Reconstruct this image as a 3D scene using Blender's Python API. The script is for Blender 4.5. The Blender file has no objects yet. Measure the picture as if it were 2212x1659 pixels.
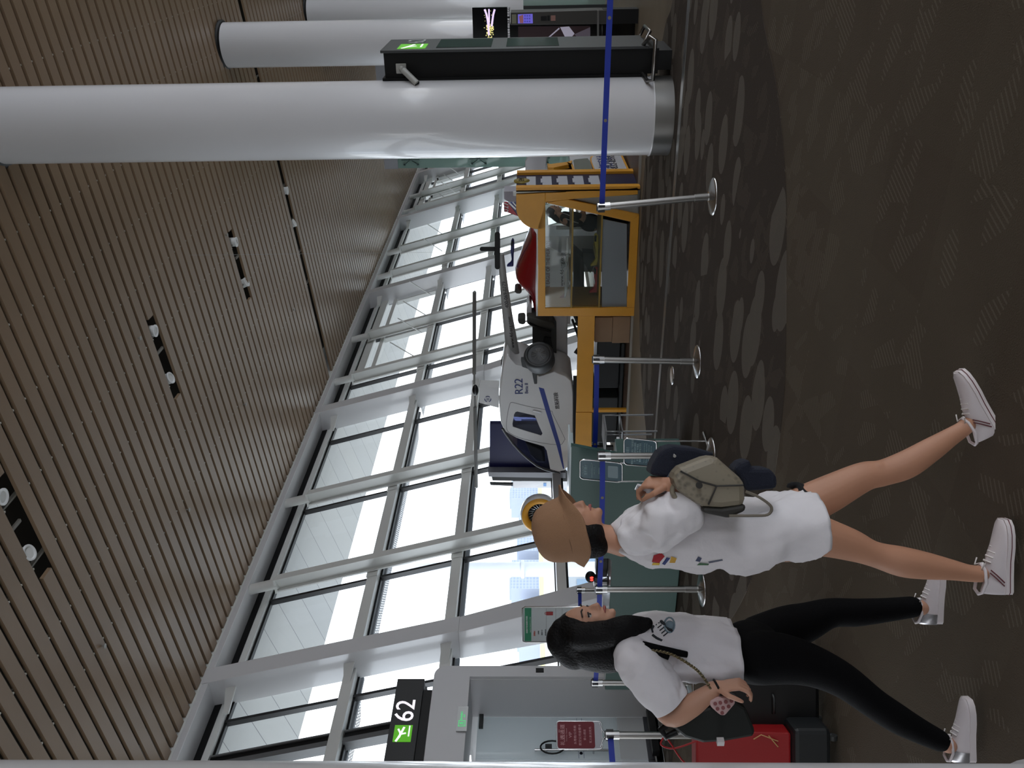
import bpy, bmesh, math, random
from mathutils import Vector, Matrix, Quaternion
C = bpy.context.scene
COL = C.collection
random.seed(7)
R = math.radians
# ------------------------------------------------------------------ camera
F_PX, YAW, PITCH, ROLL = 1828.8, .5170, .0252, -.0073
CAM = Vector((0, 0, 1.6))
FWD = Vector((math.cos(YAW)*math.cos(PITCH), math.sin(YAW)*math.cos(PITCH), math.sin(PITCH)))
_r0 = Vector((math.sin(YAW), -math.cos(YAW), 0)); _u0 = _r0.cross(FWD)
RGT = _r0*math.cos(ROLL) + _u0*math.sin(ROLL)
UPV = -_r0*math.sin(ROLL) + _u0*math.cos(ROLL)
cd = bpy.data.cameras.new('camera'); cam = bpy.data.objects.new('camera', cd); COL.objects.link(cam)
cd.sensor_width = 36; cd.lens = 36*F_PX/2212; cd.clip_start = .05; cd.clip_end = 3000
# the photograph lies on its side: the picture's right is the room's down
xa, ya, za = -UPV, RGT, -FWD
cam.matrix_world = Matrix(((xa.x, ya.x, za.x, CAM.x), (xa.y, ya.y, za.y, CAM.y), (xa.z, ya.z, za.z, CAM.z), (0, 0, 0, 1)))
C.camera = cam
# ------------------------------------------------------------------ world: bright overcast sky
w = bpy.data.worlds.new('overcast_sky'); C.world = w; w.use_nodes = True
nt = w.node_tree; nt.nodes.clear()
wo = nt.nodes.new('ShaderNodeOutputWorld'); bg = nt.nodes.new('ShaderNodeBackground')
tc = nt.nodes.new('ShaderNodeTexCoord'); nz = nt.nodes.new('ShaderNodeTexNoise'); cr = nt.nodes.new('ShaderNodeValToRGB')
nz.inputs['Scale'].default_value = 2.2; nz.inputs['Detail'].default_value = 4
cr.color_ramp.elements[0].position = .35; cr.color_ramp.elements[0].color = (.80, .88, 1, 1)
cr.color_ramp.elements[1].position = .62; cr.color_ramp.elements[1].color = (1, 1, 1, 1)
nt.links.new(tc.outputs['Generated'], nz.inputs['Vector']); nt.links.new(nz.outputs['Fac'], cr.inputs['Fac'])
nt.links.new(cr.outputs['Color'], bg.inputs['Color']); bg.inputs['Strength'].default_value = 1.55
nt.links.new(bg.outputs[0], wo.inputs[0])
C.view_settings.view_transform = 'Standard'; C.view_settings.look = 'None'
C.view_settings.gamma = 1; C.view_settings.use_curve_mapping = False
C.view_settings.exposure = 1.6
C.cycles.use_denoising = True
C.cycles.max_bounces = 8; C.cycles.diffuse_bounces = 4; C.cycles.glossy_bounces = 4
C.cycles.transparent_max_bounces = 24; C.cycles.transmission_bounces = 4
C.cycles.caustics_reflective = False; C.cycles.caustics_refractive = False

# ------------------------------------------------------------------ helpers
def lin(c):
    return tuple((v/255/12.92 if v/255 <= .04045 else ((v/255+.055)/1.055)**2.4) for v in c[:3]) + (1,)
MATS = {}
def mat(name, rgb, rough=.6, metal=0, emit=0, bump=0, bscale=200, var=0, vscale=6, spec=.5, coat=0):
    if name in MATS: return MATS[name]
    m = bpy.data.materials.new(name); m.use_nodes = True; MATS[name] = m
    n = m.node_tree.nodes; l = m.node_tree.links; b = n['Principled BSDF']
    col = lin(rgb); b.inputs['Base Color'].default_value = col
    b.inputs['Roughness'].default_value = rough; b.inputs['Metallic'].default_value = metal
    b.inputs['Specular IOR Level'].default_value = spec
    b.inputs['Coat Weight'].default_value = coat
    if emit:
        b.inputs['Emission Color'].default_value = col; b.inputs['Emission Strength'].default_value = emit
    if var:
        t = n.new('ShaderNodeTexCoord'); z = n.new('ShaderNodeTexNoise'); z.inputs['Scale'].default_value = vscale; z.inputs['Detail'].default_value = 5
        r = n.new('ShaderNodeValToRGB'); r.color_ramp.elements[0].position = .3; r.color_ramp.elements[1].position = .7
        r.color_ramp.elements[0].color = tuple(x*(1-var) for x in col[:3])+(1,); r.color_ramp.elements[1].color = tuple(min(1, x*(1+var)) for x in col[:3])+(1,)
        l.new(t.outputs['Object'], z.inputs['Vector']); l.new(z.outputs['Fac'], r.inputs['Fac']); l.new(r.outputs['Color'], b.inputs['Base Color'])
    if bump:
        t = n.new('ShaderNodeTexCoord'); z = n.new('ShaderNodeTexNoise'); z.inputs['Scale'].default_value = bscale; z.inputs['Detail'].default_value = 3
        bp = n.new('ShaderNodeBump'); bp.inputs['Strength'].default_value = bump; bp.inputs['Distance'].default_value = .01
        l.new(t.outputs['Object'], z.inputs['Vector']); l.new(z.outputs['Fac'], bp.inputs['Height']); l.new(bp.outputs[0], b.inputs['Normal'])
    return m
def glass(name, tint, refl=.12, alpha=.1):
    """thin pane: mostly clear, a little of its own tint, mirror-like at grazing angles"""
    if name in MATS: return MATS[name]
    m = bpy.data.materials.new(name); m.use_nodes = True; MATS[name] = m
    n = m.node_tree.nodes; l = m.node_tree.links; n.clear()
    o = n.new('ShaderNodeOutputMaterial'); tr = n.new('ShaderNodeBsdfTransparent'); tr.inputs[0].default_value = lin(tint)
    df = n.new('ShaderNodeBsdfDiffuse'); df.inputs[0].default_value = lin(tint)
    gl = n.new('ShaderNodeBsdfGlossy'); gl.inputs['Roughness'].default_value = .03
    lf = n.new('ShaderNodeLayerWeight'); lf.inputs['Blend'].default_value = .5
    pw = n.new('ShaderNodeMath'); pw.operation = 'POWER'; pw.inputs[1].default_value = 4; l.new(lf.outputs['Facing'], pw.inputs[0])
    lw = n.new('ShaderNodeMath'); lw.operation = 'MULTIPLY_ADD'; lw.inputs[1].default_value = refl*4; lw.inputs[2].default_value = .03; l.new(pw.outputs[0], lw.inputs[0])
    mx = n.new('ShaderNodeMixShader'); m2 = n.new('ShaderNodeMixShader'); mx.inputs[0].default_value = alpha
    l.new(tr.outputs[0], mx.inputs[1]); l.new(df.outputs[0], mx.inputs[2])
    l.new(lw.outputs[0], m2.inputs[0]); l.new(mx.outputs[0], m2.inputs[1]); l.new(gl.outputs[0], m2.inputs[2])
    l.new(m2.outputs[0], o.inputs[0]); return m

ORG = {}
def root(name, label, cat, loc=(0, 0, 0), group=None, rz=0):
    o = bpy.data.objects.new(name, None); COL.objects.link(o); o.location = loc; o.rotation_euler = (0, 0, rz)
    o.empty_display_size = .1; ORG[o] = Vector(loc)
    o['label'] = label; o['category'] = cat
    if group: o['group'] = group
    return o
def tag(o, label, cat, group=None):
    o['label'] = label; o['category'] = cat
    if group: o['group'] = group
    return o
def sroot(name, loc=(0, 0, 0)):
    o = bpy.data.objects.new(name, None); COL.objects.link(o); o.location = loc; ORG[o] = Vector(loc); o['kind'] = 'structure'; return o

class MB:
    def __init__(s): s.v = []; s.f = []; s.sm = []
    def add(s, vs, fs, smooth=False):
        b = len(s.v); s.v += [Vector(p) for p in vs]; s.f += [tuple(i+b for i in f) for f in fs]; s.sm += [smooth]*len(fs); return s
    def box(s, x0, x1, y0, y1, z0, z1):
        vs = [(x, y, z) for x in (x0, x1) for y in (y0, y1) for z in (z0, z1)]
        return s.add(vs, [(0, 1, 3, 2), (4, 6, 7, 5), (0, 4, 5, 1), (2, 3, 7, 6), (0, 2, 6, 4), (1, 5, 7, 3)])
    def hexa(s, p):  # 8 points: 4 of one end, 4 of other end
        return s.add(p, [(3, 2, 1, 0), (4, 5, 6, 7), (0, 1, 5, 4), (1, 2, 6, 5), (2, 3, 7, 6), (3, 0, 4, 7)])
    def prism(s, pts, d, smooth=False):  # planar 3-D outline pushed by d
        n = len(pts); d = Vector(d); a = [Vector(p) for p in pts]
        return s.add(a+[p+d for p in a], [tuple(range(n))[::-1], tuple(range(n, 2*n))] + [(i, (i+1) % n, n+(i+1) % n, n+i) for i in range(n)], smooth)
    def cyl(s, a, b, r, r2=None, seg=16, cap=True):
        a = Vector(a); b = Vector(b); r2 = r if r2 is None else r2; q = (b-a).to_track_quat('Z', 'Y')
        vs = [a+q @ Vector((math.cos(2*math.pi*i/seg)*r, math.sin(2*math.pi*i/seg)*r, 0)) for i in range(seg)]
        vs += [b+q @ Vector((math.cos(2*math.pi*i/seg)*r2, math.sin(2*math.pi*i/seg)*r2, 0)) for i in range(seg)]
        s.add(vs, [(i, (i+1) % seg, seg+(i+1) % seg, seg+i) for i in range(seg)], True)
        if cap:
            s.add(vs[:seg], [tuple(range(seg))[::-1]]); s.add(vs[seg:], [tuple(range(seg))])
        return s
    def lathe(s, c, prof, seg=24, axis=(0, 0, 1), cap=True):  # prof: (radius, height)
        c = Vector(c); q = Vector(axis).to_track_quat('Z', 'Y'); vs = []
        for r, h in prof: vs += [c+q @ Vector((math.cos(2*math.pi*i/seg)*r, math.sin(2*math.pi*i/seg)*r, h)) for i in range(seg)]
        fs = [(k*seg+i, k*seg+(i+1) % seg, (k+1)*seg+(i+1) % seg, (k+1)*seg+i) for k in range(len(prof)-1) for i in range(seg)]
        s.add(vs, fs, True)
        if cap: s.add(vs[:seg], [tuple(range(seg))[::-1]]); s.add(vs[-seg:], [tuple(range(seg))])
        return s
    def tube(s, pts, r, seg=8, closed=False):
        P = [Vector(p) for p in pts]; n = len(P); rs = r if isinstance(r, (list, tuple)) else [r]*n; vs = []; up = None
        for i, p in enumerate(P):
            a = P[i-1] if (i or closed) else p; b = P[(i+1) % n] if (i < n-1 or closed) else p
            t = (b-a).normalized()
            if up is None: up = t.orthogonal().normalized()
            up = (up - t*up.dot(t)); up = up.normalized() if up.length > 1e-6 else t.orthogonal().normalized()
            sd = t.cross(up)
            vs += [p+(up*math.cos(2*math.pi*k/seg)+sd*math.sin(2*math.pi*k/seg))*rs[i] for k in range(seg)]
        m = n if closed else n-1
        s.add(vs, [(i*seg+k, i*seg+(k+1) % seg, ((i+1) % n)*seg+(k+1) % seg, ((i+1) % n)*seg+k) for i in range(m) for k in range(seg)], True)
        if not closed: s.add(vs[:seg], [tuple(range(seg))[::-1]]); s.add(vs[-seg:], [tuple(range(seg))])
        return s
    def loft(s, rings, cap=True, closed=True):
        n = len(rings[0]); vs = [p for r in rings for p in r]; fs = []
        for k in range(len(rings)-1):
            for i in range(n if closed else n-1): fs.append((k*n+i, k*n+(i+1) % n, (k+1)*n+(i+1) % n, (k+1)*n+i))
        s.add(vs, fs, True)
        if cap and closed: s.add(rings[0], [tuple(range(n))[::-1]], True); s.add(rings[-1], [tuple(range(n))], True)
        return s
    def ball(s, c, r, seg=16, rg=10):
        r = (r, r, r) if not isinstance(r, (tuple, list)) else r; c = Vector(c); vs = []
        for j in range(rg+1):
            t = math.pi*j/rg
            for i in range(seg):
                a = 2*math.pi*i/seg; vs.append(c+Vector((r[0]*math.sin(t)*math.cos(a), r[1]*math.sin(t)*math.sin(a), r[2]*math.cos(t))))
        return s.add(vs, [(j*seg+i, (j+1)*seg+i, (j+1)*seg+(i+1) % seg, j*seg+(i+1) % seg) for j in range(rg) for i in range(seg)], True)
    def build(s, name, m, parent=None, bevel=0, sub=0, kind=None, mods=None, fix=True, weld=False):
        o0 = ORG.get(parent, Vector((0, 0, 0))) if parent else Vector((0, 0, 0))
        me = bpy.data.meshes.new(name); me.from_pydata([tuple(p-o0) for p in s.v], [], s.f)
        me.polygons.foreach_set('use_smooth', s.sm); me.materials.append(m)
        if fix:
            bm = bmesh.new(); bm.from_mesh(me)
            if weld: bmesh.ops.remove_doubles(bm, verts=bm.verts, dist=1e-5)
            bmesh.ops.recalc_face_normals(bm, faces=bm.faces); bm.to_mesh(me); bm.free()
        o = bpy.data.objects.new(name, me); COL.objects.link(o)
        if parent: o.parent = parent
        ORG[o] = o0
        if bevel:
            b = o.modifiers.new('b', 'BEVEL'); b.width = bevel; b.segments = 2; b.limit_method = 'ANGLE'
        if sub:
            b = o.modifiers.new('s', 'SUBSURF'); b.levels = b.render_levels = sub
        if kind: o['kind'] = kind
        return o
def copy_tree(o, parent=None):
    c = o.copy(); COL.objects.link(c)
    if parent: c.parent = parent
    for ch in [x for x in o.children]: copy_tree(ch, c)
    return c
def text(s, at, right, up, size, m, parent, name='lettering', ext=.002, align='CENTER', sx=1):
    cu = bpy.data.curves.new(name, 'FONT'); cu.body = s; cu.size = size; cu.extrude = ext
    cu.align_x = align; cu.align_y = 'CENTER'; cu.resolution_u = 3
    o = bpy.data.objects.new(name, cu); COL.objects.link(o); cu.materials.append(m)
    r = Vector(right).normalized(); u = Vector(up).normalized(); n = r.cross(u)
    p = Vector(at)-(ORG.get(parent, Vector((0, 0, 0))) if parent else Vector((0, 0, 0)))
    if parent: o.parent = parent
    o.matrix_local = Matrix(((r.x*sx, u.x, n.x, p.x), (r.y*sx, u.y, n.y, p.y), (r.z*sx, u.z, n.z, p.z), (0, 0, 0, 1)))
    return o
# pixel of the photograph -> point of the room on a known plane
def ray(x, y): return FWD + RGT*((1659-y)-829.5)/F_PX - UPV*(x-1106)/F_PX
def on_z(x, y, z=0.): d = ray(x, y); return CAM + d*((z-1.6)/d.z)
def on_x(x, y, X): d = ray(x, y); return CAM + d*(X/d.x)
def on_y(x, y, Y): d = ray(x, y); return CAM + d*(Y/d.y)
def arc(c, r, a0, a1, n, ax=(1, 0, 0), ay=(0, 0, 1)):
    c = Vector(c); ax = Vector(ax); ay = Vector(ay)
    return [c+ax*r*math.cos(R(a0+(a1-a0)*i/n))+ay*r*math.sin(R(a0+(a1-a0)*i/n)) for i in range(n+1)]

# ------------------------------------------------------------------ materials of the hall
WHITE = mat('white_steel', (205, 206, 203), .32, spec=.5)
WHITE2 = mat('white_paint', (206, 206, 208), .25, coat=.4)
BLACK = mat('black_metal', (9, 9, 10), .5, spec=.3)
DGREY = mat('dark_grey_metal', (40, 42, 42), .45)
CHROME = mat('brushed_chrome', (200, 200, 200), .22, 1)
STEEL = mat('stainless_steel', (150, 148, 145), .3, 1)
DUCT = mat('plenum_dark', (66, 62, 56), .8)

# ================================================================== HALL SHELL
CZ, CY, CS = 7.157, 11.17, .0876            # ceiling height over the window head, its distance, its rise inwards
def cz(Y): return CZ + CS*(CY-Y)
def carpet(name, dark):
    m = bpy.data.materials.new(name); m.use_nodes = True; n = m.node_tree.nodes; l = m.node_tree.links; b = n['Principled BSDF']
    b.inputs['Roughness'].default_value = .95; b.inputs['Specular IOR Level'].default_value = .15
    tc = n.new('ShaderNodeTexCoord')
    def mth(op, a=None, v=None, bb=None):
        q = n.new('ShaderNodeMath'); q.operation = op
        if a is not None: l.new(a, q.inputs[0])
        if bb is not None: l.new(bb, q.inputs[1])
        elif v is not None: q.inputs[1].default_value = v
        return q.outputs[0]
    def mixc(f, a, bcol):
        q = n.new('ShaderNodeMix'); q.data_type = 'RGBA'
        if hasattr(f, 'links'): l.new(f, q.inputs[0])
        else: q.inputs[0].default_value = f
        for i, c in ((6, a), (7, bcol)):
            if hasattr(c, 'links'): l.new(c, q.inputs[i])
            else: q.inputs[i].default_value = c
        return q.outputs[2]
    # half-metre tiles, each with its own run of short woven dashes
    vo = n.new('ShaderNodeTexVoronoi'); vo.distance = 'CHEBYCHEV'; vo.inputs['Scale'].default_value = 1.7; vo.inputs['Randomness'].default_value = 0
    l.new(tc.outputs['Object'], vo.inputs['Vector'])
    sep = n.new('ShaderNodeSeparateColor'); l.new(vo.outputs['Color'], sep.inputs[0])
    rot = n.new('ShaderNodeVectorRotate'); rot.rotation_type = 'Z_AXIS'; l.new(tc.outputs['Object'], rot.inputs['Vector'])
    ang = mth('MULTIPLY', sep.outputs[0], .5); ang = mth('ADD', ang, .35); l.new(ang, rot.inputs['Angle'])
    wv = n.new('ShaderNodeTexWave'); wv.bands_direction = 'Y'; wv.inputs['Scale'].default_value = 12; wv.inputs['Distortion'].default_value = .25; l.new(rot.outputs[0], wv.inputs['Vector'])
    mp = n.new('ShaderNodeMapping'); mp.inputs['Scale'].default_value = (8, 4.5, 1); l.new(rot.outputs[0], mp.inputs['Vector'])
    cell = n.new('ShaderNodeTexVoronoi'); cell.inputs['Scale'].default_value = 1; cell.inputs['Randomness'].default_value = .9; l.new(mp.outputs[0], cell.inputs['Vector'])
    sc_ = n.new('ShaderNodeSeparateColor'); l.new(cell.outputs['Color'], sc_.inputs[0])
    ln = n.new('ShaderNodeTexNoise'); ln.inputs['Scale'].default_value = 160; l.new(rot.outputs[0], ln.inputs['Vector'])
    wv2 = n.new('ShaderNodeMapRange'); wv2.inputs[1].default_value = .62; wv2.inputs[2].default_value = .9; l.new(wv.outputs['Fac'], wv2.inputs[0])
    on_ = mth('GREATER_THAN', sc_.outputs[0], .70)
    class _D: pass
    dash = _D(); dash.outputs = [mth('MULTIPLY', wv2.outputs[0], bb=on_)]
    big = n.new('ShaderNodeTexNoise'); big.inputs['Scale'].default_value = 1.3; big.inputs['Detail'].default_value = 3; l.new(tc.outputs['Object'], big.inputs['Vector'])
    if dark:
        v2 = n.new('ShaderNodeTexVoronoi'); v2.inputs['Scale'].default_value = 2.9; v2.inputs['Randomness'].default_value = .85
        mp2 = n.new('ShaderNodeMapping'); mp2.inputs['Scale'].default_value = (1.0, .62, 1); mp2.inputs['Rotation'].default_value = (0, 0, .35)
        l.new(tc.outputs['Object'], mp2.inputs['Vector']); l.new(mp2.outputs[0], v2.inputs['Vector'])
        s2 = n.new('ShaderNodeSeparateColor'); l.new(v2.outputs['Color'], s2.inputs[0])
        near = mth('LESS_THAN', v2.outputs['Distance'], .50); pick = mth('GREATER_THAN', s2.outputs[0], .30)
        blob = mth('MULTIPLY', near, bb=pick)
        base = mixc(blob, lin((68, 60, 53)), lin((100, 94, 86)))
        dsh = mth('MULTIPLY', dash.outputs[0], .35)
        colr = mixc(dsh, base, lin((118, 108, 97)))
    else:
        base = mixc(big.outputs['Fac'], lin((84, 75, 63)), lin((98, 89, 76)))
        tint = mth('MULTIPLY', sep.outputs[1], .35); base = mixc(tint, base, lin((78, 66, 56)))
        dsh = mth('MULTIPLY', dash.outputs[0], .36); colr = mixc(dsh, base, lin((132, 123, 109)))
    l.new(colr, b.inputs['Base Color'])
    bp = n.new('ShaderNodeBump'); bp.inputs['Strength'].default_value = .5; bp.inputs['Distance'].default_value = .01
    l.new(ln.outputs['Fac'], bp.inputs['Height']); l.new(bp.outputs[0], b.inputs['Normal'])
    return m
CARP, CARPD = carpet('tan_carpet', False), carpet('patterned_carpet', True)
VINYL = mat('tan_stone_floor', (120, 108, 90), .55, var=.08, vscale=2)
MB().box(-10, 60, -14, 9.9, -.3, 0).build('floor', CARP, kind='structure')
near = [(6.6, -3.5), (6.6, 0), (6.45, .62), (5.74, 1.10), (5.28, 1.58), (5.05, 1.99), (4.79, 2.5), (4.66, 2.9), (4.62, 3.6), (4.76, 4.4), (5.14, 5.21), (5.8, 6.2), (6.4, 7.4), (6.5, 9.2)]
far = [(9.9, 9.2), (9.9, 7.4), (10.07, 6.65), (10.68, 6.33), (11.3, 5.8), (11.57, 5.37), (11.9, 4.8), (12.06, 4.13), (11.9, 3.09), (11.5, 2.2), (10.89, 1.32), (10.43, .98), (10.2, 0), (10.2, -3.5)]
def smooth(pts, k=4):
    out = []
    for i in range(len(pts)-1):
        p0 = pts[max(i-1, 0)]; p1 = pts[i]; p2 = pts[i+1]; p3 = pts[min(i+2, len(pts)-1)]
        for j in range(k):
            t = j/k; out.append(tuple(.5*((2*p1[a])+(-p0[a]+p2[a])*t+(2*p0[a]-5*p1[a]+4*p2[a]-p3[a])*t*t+(-p0[a]+3*p1[a]-3*p2[a]+p3[a])*t**3) for a in range(len(p1))))
    out.append(pts[-1]); return out
ns, fs_ = smooth(near), smooth(far)
MB().prism([(x, y, .0005) for x, y in ns+fs_], (0, 0, .0035)).build('floor_patterned_carpet', CARPD, kind='structure')
MB().prism([(x, y, .0005) for x, y in fs_]+[(x, y, .0005) for x, y in ((45, -3.5), (45, 9.3), (9.95, 9.3))], (0, 0, .002)).build('floor_stone', VINYL, kind='structure')
MB().box(9.28, 9.42, -3.5, 9.2, .004, .009).build('trim_floor_strip', mat('floor_strip', (118, 118, 116), .35, .4), kind='structure')
# ceiling: boards 0.27 m apart under a dark void
def ceil():
    b = MB(); P = .2726; W = .196; X0 = 8.04*.755-P*60
    skips = {round((10.07*.755-X0)/P): (5.55, 6.98), round((15.95*.755-X0)/P): (5.6, 7.05), round((21.55*.755-X0)/P): (5.6, 7.1), round((26.88*.755-X0)/P): (.2, 11.2)}
    for i in range(0, 235):
        x = X0+i*P; segs = [(-14, CY-.02)]
        if i in skips: a, c = skips[i]; segs = [(-14, a), (c, CY-.02)] if c < 11 else [(-14, a)]
        for a, c in segs:
            x0, x1 = x-W/2, x+W/2
            b.hexa([(x0, a, cz(a)), (x1, a, cz(a)), (x1, a, cz(a)+.05), (x0, a, cz(a)+.05), (x0, c, cz(c)), (x1, c, cz(c)), (x1, c, cz(c)+.05), (x0, c, cz(c)+.05)])
    return b, skips, X0, P
cb, skips, SX0, SP = ceil()
SLAT = mat('ceiling_board', (134, 112, 90), .34, var=.07, vscale=.8, spec=.5)
cb.build('ceiling', SLAT, kind='structure', fix=False)
b = MB(); a, c = -14, CY
b.hexa([(-12, a, cz(a)+.55), (60, a, cz(a)+.55), (60, a, cz(a)+.6), (-12, a, cz(a)+.6), (-12, c, cz(c)+.55), (60, c, cz(c)+.55), (60, c, cz(c)+.6), (-12, c, cz(c)+.6)])
for k in range(60):                       # hangers and ducts glimpsed between the boards
    x = random.uniform(1, 30); y = random.uniform(-1, 10.5); L = random.uniform(.8, 3); z = cz(y)+.25
    if random.random() < .5: b.cyl((x, y, z+.05), (x, min(y+L, 11), z-.087*L+.05), random.choice((.03, .06, .12)), seg=10)
    else: b.box(x, x+L, y, y+.12, z-.02, z+.12)
b.build('ceiling_void', DUCT, kind='structure')
b = MB()
for k in range(-10, 9):
    y = 2.2*.755+k*.853*1.0
    if y < CY-.1: b.box(-10, 58, y-.012, y+.012, cz(y)+.052, cz(y)+.10)
b.build('ceiling_carriers', mat('carrier_grey', (120, 116, 108), .5, .4), kind='structure')
b = MB(); rb = random.Random(3)
for k in range(-10, 9):
    y = 2.2*.755+k*.853
    if y > CY-.1 or y < -2: continue
    for i in range(30, 225):
        if i in skips and skips[i][0] < y < skips[i][1]: continue
        x = SX0+i*SP+.098
        b.hexa([(x, y-.02, cz(y)), (x+.022, y-.02, cz(y)), (x+.022, y+.0, cz(y)-.0), (x, y+.0, cz(y)), (x, y-.02, cz(y)+.04), (x+.022, y-.02, cz(y)+.04), (x+.022, y, cz(y)+.04), (x, y, cz(y)+.04)])
b.build('ceiling_clips', mat('clip_pale', (176, 170, 158), .4), kind='structure')
MB().box(-12, 60, CY-.012, CY+.03, CZ-.03, CZ+.7).build('trim_ceiling_edge', WHITE, kind='structure')
# end walls
WALLM = mat('wall_grey', (150, 148, 145), .7)
MB().box(60, 60.3, -14, 13, -.3, 9.5).build('wall_far', WALLM, kind='structure')
b = MB(); b.box(-10.3, -10, -14, 13, -.3, .8); b.box(-10.3, -10, -14, 13, 2.6, 9.5)
for k in range(10): b.box(-10.3, -10, -14+k*3, -12.6+k*3, .8, 2.6)
b.build('wall_behind', WALLM, kind='structure')
b = MB(); b.box(-10, 60, -14.3, -14, -.3, .6); b.box(-10, 60, -14.3, -14, 5.4, 9.6)
for k in range(11): b.box(-10+k*7, -9.5+k*7, -14.3, -14, .6, 5.4)
b.build('wall_right', WALLM, kind='structure')

# ================================================================== SLOPING FACADE (measured in 4/3 scale units, K brings them home)
K = .755
def FP(X, z, off=0): return Vector((X*K, (14.8+off+.28*(z-8.96))*K, 1.6+(z-1.6)*K))
def fbox(b, X0, X1, z0, z1, o0, o1):
    return b.hexa([FP(X0, z0, o0), FP(X1, z0, o0), FP(X1, z0, o1), FP(X0, z0, o1), FP(X0, z1, o0), FP(X1, z1, o0), FP(X1, z1, o1), FP(X0, z1, o1)])
XA, XB = -9, 76
fbox(MB(), XA, XB, 8.77, 9.15, 0, .78).build('trim_head_beam', WHITE2, kind='structure', bevel=.008)
fbox(MB(), XA, XB, 8.6, 8.95, .72, .8).build('trim_shade_box', BLACK, kind='structure')
b = MB(); fbox(b, XA, XB, 5.46, 5.72, .45, .8); b.build('trim_rail_upper', WHITE, kind='structure', bevel=.006)
b = MB(); fbox(b, XA, XB, 3.36, 3.60, .45, .8); b.build('trim_rail_middle', WHITE, kind='structure', bevel=.006)
b = MB(); fbox(b, XA, XB, 8.44, 8.62, .74, .85); fbox(b, XA, XB, 8.36, 8.45, .6, .82); b.build('trim_rail_top', WHITE, kind='structure')
b = MB(); fbox(b, 11.1, XB, .91, 1.12, .35, .85); b.build('trim_sill', WHITE, kind='structure', bevel=.006)
b = MB()
for z0, z1 in ((8.30, 8.36), (5.41, 5.455), (5.725, 5.75), (3.31, 3.355), (3.605, 3.63), (.84, .905), (1.125, 1.15), (-.4, -.2)): fbox(b, XA if z0 > 2 else 11.1, XB, z0, z1, .74, .88)
b.build('trim_gaskets', BLACK, kind='structure')
b = MB(); fbox(b, 11.18, 11.32, 2.9, 8.4, .7, .92); b.build('trim_expansion_post', BLACK, kind='structure')
b = MB(); fbox(b, 11.06, 11.18, 2.9, 8.4, .66, .92); fbox(b, 11.32, 11.36, 2.9, 8.4, .66, .92); b.build('trim_expansion_edges', mat('post_grey', (96, 97, 98), .4), kind='structure')
GL = glass('facade_glass', (244, 249, 252), alpha=.02)
MX = [12.25-3.66*k for k in range(5, 0, -1)] + [12.25+3.66*k for k in range(0, 17)]
MULL = mat('mullion_black', (28, 28, 30), .4)
CX = [1.9, 13.19, 24.5, 34.45, 44.6, 53.4, 63, 73]
nwin = 0
ROWS = ((-.2, .84), (1.15, 3.31), (3.63, 5.41), (5.75, 8.30))
for i in range(len(MX)-1):
    r = sroot('window_%d' % (i+1), FP(MX[i], -.3, .8))
    for z0, z1 in (ROWS if MX[i] > 11 else ROWS[2:]):
        g = MB(); g.add([FP(MX[i]+.03, z0, .82), FP(MX[i+1]-.03, z0, .82), FP(MX[i+1]-.03, z1, .82), FP(MX[i]+.03, z1, .82)], [(0, 1, 2, 3)]); g.build('glass_pane', GL, r)
    m = MB(); fbox(m, MX[i]-.035, MX[i]+.035, -.3 if MX[i] > 11 else 3.4, 8.4, .72, .86); m.build('mullion', MULL, r)
    if 24 < MX[i] < 33 or 35.5 < MX[i] < 40 or 45 < MX[i] < 55:   # vents tipped open, with their push rods
        X0, X1 = MX[i]+.3, MX[i+1]-.3
        if 24 < MX[i] < 33 or MX[i] > 45:
            v = MB(); fbox(v, X0, X0+.12, 5.8, 7.6, .62, .8); fbox(v, X1-.12, X1, 5.8, 7.6, .62, .8); fbox(v, X0, X1, 7.5, 7.66, .55, .8); fbox(v, X0, X1, 7.9, 8.2, .5, .8)
            a, c2 = FP(X0, 5.8, .9), FP(X1, 5.8, .9); d = FP(X0, 6.2, 2.6); e = FP(X1, 6.2, 2.6)
            for p, q in ((a, d), (c2, e), (d, e)): v.tube([p, q], .05, 4)
            v.build('vent_frame', WHITE, r)
        for xx in (X0+.4, X1-.6):
            MB().tube([FP(xx-.1, 6.55+.26, -.35), FP(xx+.1, 5.95, .62)], .017, 8).build('push_rod', WHITE, r)
# main sloping box columns
for k, X in enumerate(CX):
    nm = {1: 'beside the gate 62 portal', 2: 'behind the helicopter tail rotor mast', 3: 'behind the helicopter tail boom', 4: 'behind the red numbered tail fin', 5: 'next to the glass pavilion'}.get(k, 'beyond the picture')
    if k in (0, 6, 7): nm = ['nearest the camera', '', '', '', '', '', 'just past the glass pavilion', 'farthest along the hall'][k]
    r = root('sloping_column', 'white box section sloping window column ' + nm, 'column', FP(X-.2, .0, .4), 'sloping columns of the glazed wall')
    m = MB(); o0 = 0
    m.hexa([FP(X-.52, 0, -.25), FP(X, 0, -.25), FP(X, 0, .78), FP(X-.52, 0, .78), FP(X-.44, 3.2, 0), FP(X, 3.2, 0), FP(X, 3.2, .78), FP(X-.44, 3.2, .78)])
    fbox(m, X-.42, X, 3.2, 9.05, -.02, .78)
    m.build('shaft', WHITE2, r, bevel=.006)
    g = MB()
    for z in (5.6, 3.48, 8.3, 1.05):
        p = [FP(X-.9, z-.06, .5), FP(X-.9, z+.06, .5), FP(X-.42, z+.12, .25), FP(X-.42, z-.12, .25)]
        g.prism(p, FP(X, z, .56)-FP(X, z, .5))
        p = [FP(X+.48, z-.06, .5), FP(X+.48, z+.06, .5), FP(X, z+.12, .25), FP(X, z-.12, .25)]
        g.prism(p, FP(X, z, .56)-FP(X, z, .5))
    g.build('bracket', WHITE, r)
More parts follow.
